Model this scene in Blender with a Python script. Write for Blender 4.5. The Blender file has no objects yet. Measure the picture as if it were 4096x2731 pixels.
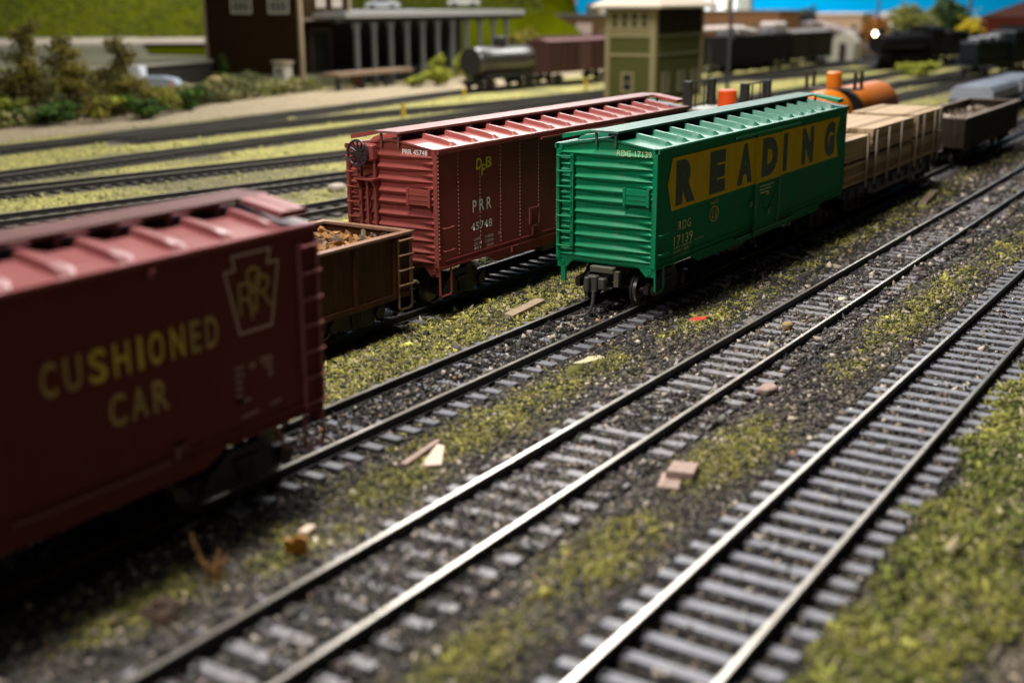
import bpy, bmesh, math, random
import numpy as np
from mathutils import Vector, Matrix, Euler
random.seed(7); RNG = np.random.default_rng(11)
SC = bpy.context.scene
COL = SC.collection
PI = math.pi

# ------------------------------------------------------------------ camera
AMB = .005
def LAMPS():
    lamp('ceiling_or_fill_lamp', (-7, 2.6, 31), (-7, 1, 0), 15500, 14, 3)
    lamp('ceiling_or_fill_lamp', (-26, 2, 24), (0, 2, 3), 4400, 6, 3)
    lamp('ceiling_or_fill_lamp', (-46, -7, 14), (-2, -1, 3), 800, 6, 3)  # added low lamp to brighten rivets, lettering and car sides
    lamp('ceiling_or_fill_lamp', (34, 20, 42), (34, 20, 0), 32000, 26, 14)
    lamp('ceiling_or_fill_lamp', (112, 57, 50), (0, 0, 2), 18000, 50, 14)  # added out of view to put sheen on roofs and rails
    lamp('ceiling_or_fill_lamp', (75, 55, 45), (75, 55, 0), 42000, 30, 16)
    lamp('ceiling_or_fill_lamp', (130, 35, 45), (135, 35, 0), 36000, 30, 16)
    lamp('ceiling_or_fill_lamp', (120, 150, 60), (150, 160, 5), 75000, 40, 20)
    lamp('backdrop_lamp', (185, 80, 35), (220, 60, 12), 95000, 40, 6)
cam_d = bpy.data.cameras.new('camera'); CAM = bpy.data.objects.new('camera', cam_d); COL.objects.link(CAM)
CAM.location = (-27.5087, -14.806, 7.8172)
CAM.rotation_euler = (1.2959, 0.0048, -0.9999)
cam_d.sensor_width = 36.0; cam_d.lens = 42.263
cam_d.clip_start = 0.1; cam_d.clip_end = 2000
cam_d.dof.use_dof = True; cam_d.dof.focus_distance = 33.0; cam_d.dof.aperture_fstop = 0.17
cam_d.dof.aperture_blades = 8
SC.camera = CAM
CM = np.array(Euler(CAM.rotation_euler).to_matrix()); CP = np.array(CAM.location)

def in_view(P, margin=1.18):
    q = (P - CP) @ CM
    d = -q[:, 2]
    ok = d > 1
    dd = np.where(ok, d, 1)
    u = q[:, 0] / dd * 4808.6 / 2048; v = q[:, 1] / dd * 4808.6 / 1365.5
    return ok & (np.abs(u) < margin) & (np.abs(v) < margin), d

# ------------------------------------------------------------------ noise
def vnoise(x, y, s, seed):
    x = np.asarray(x, float) / s; y = np.asarray(y, float) / s
    xi = np.floor(x).astype(np.int64); yi = np.floor(y).astype(np.int64)
    fx = x - xi; fy = y - yi
    fx = fx * fx * (3 - 2 * fx); fy = fy * fy * (3 - 2 * fy)
    def h(a, b):
        n = (a * 374761393 + b * 668265263 + seed * 1442695041) & 0x7fffffff
        n = ((n ^ (n >> 13)) * 1274126177) & 0x7fffffff
        return ((n ^ (n >> 16)) & 0xffff) / 65535.0
    return (h(xi, yi) * (1 - fx) + h(xi + 1, yi) * fx) * (1 - fy) + (h(xi, yi + 1) * (1 - fx) + h(xi + 1, yi + 1) * fx) * fy
def fbm(x, y, s, seed):
    return .5 * vnoise(x, y, s, seed) + .3 * vnoise(x, y, s * .47, seed + 5) + .2 * vnoise(x, y, s * .21, seed + 9)
def sstep(a, b, x):
    t = np.clip((np.asarray(x, float) - a) / (b - a), 0, 1); return t * t * (3 - 2 * t)

# ------------------------------------------------------------------ materials
def srgb(r, g, b):
    f = lambda c: (c / 255 / 12.92) if c / 255 <= .04045 else ((c / 255 + .055) / 1.055) ** 2.4
    return (f(r), f(g), f(b))
MATS = {}
def mat(name, color, rough=.6, metal=0.0, var=.2, scale=3.0, bump=0.0, bscale=20.0, grime=0.0, spec=.5, emit=None, coat=0.0):
    if name in MATS: return MATS[name]
    m = bpy.data.materials.new(name); m.use_nodes = True
    nt = m.node_tree; N = nt.nodes; L = nt.links
    b = N['Principled BSDF']
    b.inputs['Roughness'].default_value = rough; b.inputs['Metallic'].default_value = metal
    b.inputs['Specular IOR Level'].default_value = spec
    tc = N.new('ShaderNodeTexCoord')
    nz = N.new('ShaderNodeTexNoise'); nz.inputs['Scale'].default_value = scale; nz.inputs['Detail'].default_value = 6
    L.new(tc.outputs['Object'], nz.inputs['Vector'])
    mx = N.new('ShaderNodeMix'); mx.data_type = 'RGBA'
    mx.inputs['A'].default_value = (*[c * (1 - var) for c in color], 1)
    mx.inputs['B'].default_value = (*[min(1, c * (1 + var)) for c in color], 1)
    L.new(nz.outputs['Fac'], mx.inputs['Factor'])
    out = mx.outputs['Result']
    if grime > 0:   # dusty streaks running down, part of the paint's own wear
        mp = N.new('ShaderNodeMapping'); mp.inputs['Scale'].default_value = (3.0, 3.0, .35)
        L.new(tc.outputs['Object'], mp.inputs['Vector'])
        n2 = N.new('ShaderNodeTexNoise'); n2.inputs['Scale'].default_value = 2.2; n2.inputs['Detail'].default_value = 8
        L.new(mp.outputs['Vector'], n2.inputs['Vector'])
        r = N.new('ShaderNodeMapRange'); r.inputs['From Min'].default_value = .5; r.inputs['From Max'].default_value = .8
        r.inputs['To Max'].default_value = grime
        L.new(n2.outputs['Fac'], r.inputs['Value'])
        m2 = N.new('ShaderNodeMix'); m2.data_type = 'RGBA'
        m2.inputs['B'].default_value = (.13, .105, .075, 1)
        L.new(out, m2.inputs['A']); L.new(r.outputs['Result'], m2.inputs['Factor']); out = m2.outputs['Result']
    L.new(out, b.inputs['Base Color'])
    rr = N.new('ShaderNodeMapRange'); rr.inputs['To Min'].default_value = max(.03, rough - .09); rr.inputs['To Max'].default_value = min(1, rough + .09)
    L.new(nz.outputs['Fac'], rr.inputs['Value']); L.new(rr.outputs['Result'], b.inputs['Roughness'])
    if bump > 0:
        n3 = N.new('ShaderNodeTexNoise'); n3.inputs['Scale'].default_value = bscale; n3.inputs['Detail'].default_value = 8
        L.new(tc.outputs['Object'], n3.inputs['Vector'])
        bp = N.new('ShaderNodeBump'); bp.inputs['Strength'].default_value = bump; bp.inputs['Distance'].default_value = .03
        L.new(n3.outputs['Fac'], bp.inputs['Height']); L.new(bp.outputs['Normal'], b.inputs['Normal'])
    if emit:
        b.inputs['Emission Color'].default_value = (*emit[:3], 1); b.inputs['Emission Strength'].default_value = emit[3]
    MATS[name] = m
    return m

def attr_mat(name, rough=.9, bump=.4):
    m = bpy.data.materials.new(name); m.use_nodes = True
    nt = m.node_tree; N = nt.nodes; L = nt.links; b = N['Principled BSDF']
    b.inputs['Roughness'].default_value = rough; b.inputs['Specular IOR Level'].default_value = .25
    a = N.new('ShaderNodeAttribute'); a.attribute_name = 'col'
    L.new(a.outputs['Color'], b.inputs['Base Color'])
    return m

# ------------------------------------------------------------------ mesh builder
class MB:
    def __init__(s): s.v = []; s.f = []; s.mi = []; s.cur = 0
    def add(s, vs, fs):
        o = len(s.v); s.v += [tuple(map(float, p)) for p in vs]
        s.f += [tuple(o + i for i in f) for f in fs]; s.mi += [s.cur] * len(fs)
        return s
    def box(s, x0, x1, y0, y1, z0, z1, ch=0.0):
        if ch <= 0:
            v = [(x, y, z) for z in (z0, z1) for y in (y0, y1) for x in (x0, x1)]
            return s.add(v, [(0, 2, 3, 1), (4, 5, 7, 6), (0, 1, 5, 4), (2, 6, 7, 3), (0, 4, 6, 2), (1, 3, 7, 5)])
        bm = bmesh.new(); bmesh.ops.create_cube(bm, size=1)
        for q in bm.verts:
            q.co = Vector(((x0 + x1) / 2 + q.co.x * (x1 - x0), (y0 + y1) / 2 + q.co.y * (y1 - y0), (z0 + z1) / 2 + q.co.z * (z1 - z0)))
        bmesh.ops.bevel(bm, geom=bm.edges[:], offset=ch, segments=1, affect='EDGES')
        bm.verts.index_update()
        s.add([q.co[:] for q in bm.verts], [[q.index for q in f.verts] for f in bm.faces]); bm.free()
        return s
    def prism(s, poly, axis, a, b):
        """poly: 2D points; axis 'x': poly=(y,z); 'y': poly=(x,z); 'z': poly=(x,y); extruded from a to b"""
        n = len(poly)
        def P(p, t):
            return {'x': (t, p[0], p[1]), 'y': (p[0], t, p[1]), 'z': (p[0], p[1], t)}[axis]
        v = [P(p, a) for p in poly] + [P(p, b) for p in poly]
        f = [tuple(range(n))[::-1], tuple(range(n, 2 * n))] + [(i, (i + 1) % n, n + (i + 1) % n, n + i) for i in range(n)]
        return s.add(v, f)
    def cyl(s, p0, p1, r0, r1=None, n=12, caps=True):
        r1 = r0 if r1 is None else r1
        p0 = Vector(p0); p1 = Vector(p1); d = (p1 - p0).normalized()
        u = d.orthogonal().normalized(); w = d.cross(u)
        v = []
        for p, r in ((p0, r0), (p1, r1)):
            for i in range(n):
                a = 2 * PI * i / n; v.append(p + (u * math.cos(a) + w * math.sin(a)) * r)
        f = [(i, (i + 1) % n, n + (i + 1) % n, n + i) for i in range(n)]
        if caps: f += [tuple(range(n))[::-1], tuple(range(n, 2 * n))]
        return s.add(v, f)
    def tube(s, pts, r, n=8):
        pts = [Vector(p) for p in pts]; v = []; f = []
        for k, p in enumerate(pts):
            d = (pts[min(k + 1, len(pts) - 1)] - pts[max(k - 1, 0)]).normalized()
            u = d.cross(Vector((0.123, .31, .94))).normalized(); w = d.cross(u)
            for i in range(n):
                a = 2 * PI * i / n; v.append(p + (u * math.cos(a) + w * math.sin(a)) * r)
        for k in range(len(pts) - 1):
            for i in range(n):
                f.append((k * n + i, k * n + (i + 1) % n, (k + 1) * n + (i + 1) % n, (k + 1) * n + i))
        f += [tuple(range(n))[::-1], tuple(range((len(pts) - 1) * n, len(pts) * n))]
        return s.add(v, f)
    def lathe(s, o, axis, prof, n=20):
        """prof: (t, r) along axis ('x','y','z') from o"""
        v = []; f = []; m = len(prof)
        for t, r in prof:
            for i in range(n):
                a = 2 * PI * i / n; c, q = r * math.cos(a), r * math.sin(a)
                p = {'x': (t, c, q), 'y': (c, t, q), 'z': (c, q, t)}[axis]
                v.append((o[0] + p[0], o[1] + p[1], o[2] + p[2]))
        for k in range(m - 1):
            for i in range(n):
                f.append((k * n + i, k * n + (i + 1) % n, (k + 1) * n + (i + 1) % n, (k + 1) * n + i))
        f += [tuple(range(n)), tuple(range((m - 1) * n, m * n))]
        return s.add(v, f)
    def rivet(s, p, nrm, r=.02):
        p = Vector(p); nrm = Vector(nrm); u = nrm.orthogonal().normalized(); w = nrm.cross(u)
        v = [p + u * r, p + w * r, p - u * r, p - w * r, p + nrm * r * .8 + u * r * .45, p + nrm * r * .8 + w * r * .45, p + nrm * r * .8 - u * r * .45, p + nrm * r * .8 - w * r * .45]
        return s.add(v, [(0, 1, 5, 4), (1, 2, 6, 5), (2, 3, 7, 6), (3, 0, 4, 7), (4, 5, 6, 7)])
    def build(s, name, mats, parent=None, smooth=False, angle=40, loc=None):
        me = bpy.data.meshes.new(name); me.from_pydata(s.v, [], s.f); me.update()
        bm = bmesh.new(); bm.from_mesh(me)
        bmesh.ops.recalc_face_normals(bm, faces=bm.faces[:]); bm.to_mesh(me); bm.free()
        mats = mats if isinstance(mats, (list, tuple)) else [mats]
        for m in mats: me.materials.append(m)
        if len(mats) > 1: me.polygons.foreach_set('material_index', s.mi)
        if smooth:
            me.polygons.foreach_set('use_smooth', [True] * len(me.polygons))
            try: me.set_sharp_from_angle(angle=math.radians(angle))
            except Exception: pass
        ob = bpy.data.objects.new(name, me); COL.objects.link(ob)
        if parent: ob.parent = parent
        if loc: ob.location = loc
        return ob

def tag(o, label=None, cat=None, group=None, kind=None):
    if label: o['label'] = label
    if cat: o['category'] = cat
    if group: o['group'] = group
    if kind: o['kind'] = kind
    return o
def thing(name, label, cat, loc=(0, 0, 0), rz=0.0, group=None):
    o = bpy.data.objects.new(name, None); COL.objects.link(o); o.location = loc; o.rotation_euler = (0, 0, rz)
    o.empty_display_size = .3
    return tag(o, label, cat, group)
def copy_tree(o, parent=None):
    c = o.copy(); COL.objects.link(c)
    if parent: c.parent = parent
    for ch in list(o.children): copy_tree(ch, c)
    return c
def np_mesh(name, V, F, mats, col=None, smooth=False):
    """V (n,3), F (m,k) constant k"""
    me = bpy.data.meshes.new(name); n = len(V); m, k = F.shape
    me.vertices.add(n); me.vertices.foreach_set('co', V.astype(np.float32).ravel())
    me.loops.add(m * k); me.loops.foreach_set('vertex_index', F.astype(np.int32).ravel())
    me.polygons.add(m); me.polygons.foreach_set('loop_start', np.arange(0, m * k, k, dtype=np.int32))
    me.polygons.foreach_set('loop_total', np.full(m, k, dtype=np.int32))
    if smooth: me.polygons.foreach_set('use_smooth', np.ones(m, dtype=bool))
    me.update(calc_edges=True); me.validate()
    if col is not None:
        a = me.attributes.new('col', 'FLOAT_COLOR', 'POINT')
        c4 = np.ones((n, 4), np.float32); c4[:, :3] = col; a.data.foreach_set('color', c4.ravel())
    for mm in (mats if isinstance(mats, (list, tuple)) else [mats]): me.materials.append(mm)
    ob = bpy.data.objects.new(name, me); COL.objects.link(ob)
    return ob

# ------------------------------------------------------------------ lettering
def lettering(name, txt, parent, mt, side, a0, a1, z0, z1, off, bold=.02, th=.004, shear=0.0, mono=1.0):
    """side 'R': on a side facing -y, reading along +x, at y=off ; side 'E': on an end facing -x, reading along -y, at x=off"""
    cu = bpy.data.curves.new('tmp', 'FONT'); cu.body = txt; cu.size = 1; cu.offset = bold; cu.shear = shear
    cu.space_character = mono; cu.resolution_u = 4; cu.extrude = 0
    ob = bpy.data.objects.new('tmp', cu); COL.objects.link(ob)
    dg = bpy.context.evaluated_depsgraph_get()
    me = bpy.data.meshes.new_from_object(ob.evaluated_get(dg))
    bpy.data.objects.remove(ob); bpy.data.curves.remove(cu)
    xs = [v.co.x for v in me.vertices]; ys = [v.co.y for v in me.vertices]
    bx, by = min(xs), min(ys); sx = (a1 - a0) / (max(xs) - bx) if max(xs) > bx else 1; sy = (z1 - z0) / (max(ys) - by)
    for v in me.vertices:
        a = a0 + (v.co.x - bx) * sx; z = z0 + (v.co.y - by) * sy
        v.co = (a, off, z) if side == 'R' else (off, a, z)
    me.name = name; me.materials.clear(); me.materials.append(mt)
    o = bpy.data.objects.new(name, me); COL.objects.link(o); o.parent = parent
    return o
def strokes(name, lines, w, parent, mt, off, th=.003):
    """flat painted strokes on a side facing -y; lines: list of polylines of (x,z)"""
    mb = MB()
    for k, pl in enumerate(lines):
        for i in range(len(pl) - 1):
            a = Vector((pl[i][0], pl[i][1])); b = Vector((pl[i + 1][0], pl[i + 1][1])); d = (b - a)
            if d.length < 1e-6: continue
            d.normalize(); n = Vector((-d.y, d.x)) * w / 2; a2 = a - d * w * .35; b2 = b + d * w * .35
            yy = off - .0006 * ((i + k) % 5)
            mb.add([(p.x, yy, p.y) for p in (a2 + n, a2 - n, b2 - n, b2 + n)], [(0, 1, 2, 3)])
    return mb.build(name, mt, parent)
def panel(name, poly, parent, mt, off):
    return MB().add([(x, off, z) for x, z in poly], [tuple(range(len(poly)))]).build(name, mt, parent)
# ================================================================== materials
C_PRR = (.27, .058, .048); C_CUSH = (.20, .050, .048); C_GRN = (.003, .195, .080)
M_prr = mat('tuscan red paint', C_PRR, .42, spec=.35, var=.10, scale=1.5, grime=.25, bump=.05, bscale=60)
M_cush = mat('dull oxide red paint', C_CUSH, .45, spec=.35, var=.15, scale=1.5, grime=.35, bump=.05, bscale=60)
M_grn = mat('green paint', C_GRN, .42, spec=.35, var=.10, scale=1.5, grime=.2, bump=.05, bscale=60)
M_side = {M_prr: mat('tuscan red side paint', C_PRR, .55, spec=.05, var=.10, scale=1.5, grime=.15, bump=.05, bscale=60), M_cush: mat('shade-toned oxide side paint', (.15, .036, .030), .55, spec=.05, var=.10, scale=1.5, grime=.15, bump=.05, bscale=60), M_grn: mat('green side paint', C_GRN, .55, spec=.05, var=.10, scale=1.5, grime=.25, bump=.05, bscale=60)}  # oxide red side is a darker copy, shade put into its colour
M_top = {M_prr: mat('glossy tuscan roof paint', C_PRR, .36, spec=.6, var=.10, scale=1.5, grime=.2), M_cush: mat('glossy oxide roof paint', C_CUSH, .38, spec=.6, var=.10, scale=1.5, grime=.2), M_grn: mat('glossy green roof paint', (.010, .15, .085), .36, spec=.6, var=.10, scale=1.5, grime=.2)}
M_yel = mat('yellow paint', (.70, .48, .012), .6, spec=.05, var=.10, scale=2, grime=.25)
M_let_dk = mat('dark green lettering', (.004, .035, .02), .5, var=.1)
M_gold = mat('gold lettering', (.74, .50, .04), .55, var=.45, scale=2.5)
M_gold2 = mat('faded gold lettering', (.50, .32, .09), .6, var=.55, scale=3)
M_wht = mat('white lettering', (.86, .86, .82), .5, var=.1)
M_pink = mat('faded pinkish lettering', (.62, .40, .33), .6, var=.2)
M_pale_gold = mat('pale worn lettering', (.72, .68, .32), .6, var=.5, scale=14)
M_blk = mat('weathered black metal', (.018, .017, .017), .5, var=.3, scale=5)
M_truck = mat('sooty truck casting', (.022, .017, .014), .7, var=.35, scale=6, bump=.2)
M_wheel = mat('worn wheel steel', (.10, .095, .09), .38, metal=.8, var=.2, scale=4)
M_wheelface = mat('dark wheel face', (.020, .018, .018), .55, var=.3)
M_rust = mat('rusty brown steel', (.075, .029, .011), .65, spec=.15, var=.35, scale=2.5, grime=.3, bump=.2)
M_rustcap = mat('rubbed brown edge', (.25, .13, .078), .55, var=.3, scale=3)
M_drab = mat('greasy olive casting', (.075, .07, .045), .6, var=.3)
M_bwheel = mat('gunmetal brake wheel', (.035, .03, .04), .32, metal=.4, var=.2)
M_wood = mat('pale lumber', (.50, .35, .20), .7, var=.4, scale=5, bump=.25, bscale=30)
M_wood2 = mat('tan sawn boards', (.30, .185, .09), .75, var=.35, scale=6, bump=.3, bscale=30)
M_stake = mat('greyish strap', (.33, .27, .21), .6, var=.2)
M_deck = mat('dark flatcar deck', (.05, .042, .036), .8, var=.4, scale=5)
M_orange = mat('orange tank paint', (.75, .20, .006), .35, var=.08, scale=2)
M_redor = mat('red orange dome paint', (.75, .075, .008), .35, var=.08, scale=2)
M_grimeblk = mat('grimy tank band', (.06, .045, .03), .6, var=.5, scale=3)
M_silver = mat('dusty black tank', (.035, .030, .027), .32, spec=.9, var=.35, scale=2, grime=.3)

def bogie(car, x, wr=.42, m_face=M_wheelface):
    mb = MB().box(-.22, .22, -.95, .95, .42, .62).box(-.1, .1, -.3, .3, .62, .9)
    b = mb.build('bogie', M_truck, car, loc=(x, 0, 0))
    for sx in (-.86, .86):
        w = MB(); w.cur = 0
        for sy in (-1, 1):
            y0 = sy * .66
            w.cur = 1
            w.lathe((sx, 0, wr), 'y', [(y0 - sy * .02, wr + .045), (y0 + sy * .03, wr + .045), (y0 + sy * .045, wr + .005)], 28)
            w.cur = 0
            w.lathe((sx, 0, wr), 'y', [(y0 + sy * .045, wr), (y0 + sy * .13, wr - .01), (y0 + sy * .13, wr - .08), (y0 + sy * .07, wr - .1), (y0 + sy * .06, .12), (y0 + sy * .16, .1), (y0 + sy * .16, .0)], 28)
        w.cur = 2
        w.cyl((sx, -1.0, wr), (sx, 1.0, wr), .075, n=10)
        w.build('wheelset', [M_wheel, m_face, M_blk], b, smooth=True)
    for sy in (-1, 1):
        f = MB()
        pr = [(-1.15, .36), (-1.15, .58), (-.7, .62), (-.35, .86), (.35, .86), (.7, .62), (1.15, .58), (1.15, .36), (.72, .30), (.34, .18), (-.34, .18), (-.72, .30)]
        f.prism(pr, 'y', sy * .96, sy * 1.10)
        for dx in (-.14, -.045, .05, .145): f.cyl((dx, sy * 1.13, .27), (dx, sy * 1.13, .58), .042, n=8)
        f.box(-.26, .26, min(sy * 1.08, sy * 1.16), max(sy * 1.08, sy * 1.16), .58, .68)
        for sx in (-.86, .86): f.cyl((sx, sy * 1.08, .42), (sx, sy * 1.19, .42), .15, n=12)
        f.build('side_frame', M_truck, b, smooth=True)
    return b

def coupler(car, x, sgn, hose=True, pocket=M_drab):
    """sgn -1: this coupler sticks out towards -x"""
    c = MB()
    c.box(min(x, x - sgn * .5), max(x, x - sgn * .5), -.12, .12, .62, .82)
    c.box(min(x, x + sgn * .32), max(x, x + sgn * .32), -.09, .09, .64, .80)
    c.box(min(x + sgn * .3, x + sgn * .52), max(x + sgn * .3, x + sgn * .52), -.06, .22, .48, .92, ch=.03)
    c.box(min(x + sgn * .45, x + sgn * .66), max(x + sgn * .45, x + sgn * .66), .10, .24, .50, .90, ch=.03)
    c.box(min(x + sgn * .28, x + sgn * .46), max(x + sgn * .28, x + sgn * .46), -.26, -.06, .55, .86, ch=.03)
    cc = c.build('coupler', mat('worn coupler casting', (.05, .046, .04), .5, var=.35, scale=6), car)
    p = MB().box(min(x - sgn * .02, x + sgn * .16), max(x - sgn * .02, x + sgn * .16), -.36, .34, .93, 1.10, ch=.02)
    p.box(min(x - sgn * .02, x + sgn * .12), max(x - sgn * .02, x + sgn * .12), -.50, -.36, .60, 1.0)
    p.build('coupler_pocket', pocket, car)
    if hose:
        xx = x + sgn * .5
        pts = [(xx, .02, .52), (xx + sgn * .02, .03, .22), (xx + sgn * .04, .08, .02), (xx + sgn * .10, .20, -.12), (xx + sgn * .22, .42, -.19), (xx + sgn * .34, .62, -.20)]
        MB().tube(pts, .048, 8).build('air_hose', mat('worn grey hose', (.07, .065, .06), .5), cc, smooth=True)

def end_panel(car, x, sgn, m, w=1.455, zb=1.19, ze=4.2, rise=.25):
    """pressed steel end with tapering corrugations; outward direction sgn along x"""
    ny, nz = 96, 260
    ys = np.linspace(-w, w, ny); zs = np.linspace(zb, ze, nz)
    Y, Z = np.meshgrid(ys, zs)
    A = np.abs(Y)
    H = np.zeros_like(Y)
    mains = [4.02, 3.71, 3.40, 3.09, 2.82, 2.49, 2.18, 1.87, 1.56, 1.31]
    darts = [3.865, 3.555, 3.245, 2.955, 2.335, 2.025, 1.715, 1.435]
    t = np.clip((A - .25) / (1.36 - .25), 0, 1)
    for zc in mains:
        hw = .135 * (1 - t) + .040 * t; d = np.abs(Z - zc) / hw
        prof = np.where(d < 1, 1 - np.clip(d, 0, 1) ** 1.35, 0)
        amp = .115 * (1 - t) + .075 * t
        H = np.maximum(H, prof * amp * (1 - sstep(1.36, 1.40, A)))
    for zc in darts:
        t2 = np.clip((A - .76) / (1.26 - .76), 0, 1); hw = .001 + .066 * t2
        rnd = np.sqrt(np.clip(1 - np.clip((A - 1.26) / .13, 0, 1) ** 2, 0, 1)); hw = hw * np.where(A > 1.26, rnd, 1)
        d = np.abs(Z - zc) / np.maximum(hw, 1e-4)
        H = np.maximum(H, np.where((d < 1) & (A > .76) & (A < 1.39), np.sqrt(np.clip(1 - d * d, 0, 1)) * .085 * t2, 0))
    V = np.stack([x + sgn * (H - .05), Y, Z], -1).reshape(-1, 3)
    i = np.arange(nz - 1)[:, None] * ny + np.arange(ny - 1)[None]
    F = np.stack([i, i + 1, i + ny + 1, i + ny], -1).reshape(-1, 4)
    mb = MB(); mb.v = [tuple(p) for p in V.tolist()]; mb.f = [tuple(f) for f in F.tolist()]; mb.mi = [0] * len(mb.f)
    gx = x - sgn * .05
    a, b = sorted((gx - sgn * .04, gx + sgn * .012))
    mb.prism([(-w, ze - .02), (w, ze - .02), (w, ze), (0, ze + rise), (-w, ze)], 'x', a, b)
    # gable flange
    for s in (-1, 1):
        a, b = sorted((gx - sgn * .02, gx + sgn * .05))
        mb.prism([(s * w, ze - .06), (s * w, ze + .015), (s * .42, ze + rise * (1 - .42 / w) + .015), (s * .42, ze + rise * (1 - .42 / w) - .055)], 'x', a, b)
        for k in range(11):
            yy = s * (.46 + k * .094); mb.rivet((gx + sgn * .05, yy, ze - .022 + rise * (1 - abs(yy) / w)), (sgn, 0, 0), .02)
        # corner plates
        a, b = sorted((gx, gx + sgn * .06))
        mb.prism([(s * w, ze), (s * (w - .17), ze + .02), (s * (w - .10), ze - .22), (s * w, ze - .26)], 'x', a, b)
        for dz, dy in ((.05, .04), (.13, .05), (.2, .035)): mb.rivet((gx + sgn * .06, s * (w - dy), ze - dz), (sgn, 0, 0), .022)
        # bottom gusset
        a, b = sorted((gx - sgn * .03, gx + sgn * .035))
        mb.prism([(s * w, zb + .01), (s * .86, zb + .01), (s * .98, zb - .03), (s * 1.2, zb - .26), (s * w, zb - .26)], 'x', a, b)
        mb.lathe((0, s * 1.30, zb - .13), 'x', [(gx + sgn * .03, .07), (gx + sgn * .06, .065), (gx + sgn * .06, .035), (gx + sgn * .045, .03)], 12)
        for k in range(5): mb.rivet((gx + sgn * .03, s * (.98 + k * .07), zb - .02), (sgn, 0, 0), .016)
    # seam rivets
    a, b = sorted((gx - sgn * .01, gx + sgn * .012))
    mb.box(a, b, -w, w, 2.60, 2.71)
    for k in range(26): mb.rivet((gx + sgn * .012, -1.36 + k * 2.72 / 25, 2.655), (sgn, 0, 0), .022)
    # bottom sill lip
    a, b = sorted((gx, gx + sgn * .045)); mb.box(a, b, -w, w, zb - .02, zb + .07)
    return mb.build('end_panel', m, car, smooth=True, angle=55)

def ladder(name, car, m, plane, off, a0, a1, z0, z1, n, r=.018, stile=.07, proud=.09):
    """plane 'E': on an end at x=off, between y a0..a1 (towards -x); 'R': on a side at y=off, x a0..a1 (towards -y)"""
    mb = MB()
    def bx(p0, p1, z0_, z1_, d0, d1):
        if plane == 'E': mb.box(off - d1, off - d0, min(p0, p1), max(p0, p1), z0_, z1_)
        else: mb.box(min(p0, p1), max(p0, p1), off - d1, off - d0, z0_, z1_)
    for a in (a0, a1): bx(a - stile / 2, a + stile / 2, z0 - .08, z1 + .06, 0, proud * .75)
    lad = mb.build(name, m, car)
    for k in range(n):
        z = z0 + (z1 - z0) * k / (n - 1)
        rb = MB()
        if plane == 'E':
            rb.tube([(off - proud * .5, a0, z), (off - proud - .03, a0, z), (off - proud - .03, a1, z), (off - proud * .5, a1, z)], r, 6)
        else:
            rb.tube([(a0, off - proud * .5, z), (a0, off - proud - .03, z), (a1, off - proud - .03, z), (a1, off - proud * .5, z)], r, 6)
        rb.build('rung', m, lad, smooth=True)
    return lad

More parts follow.
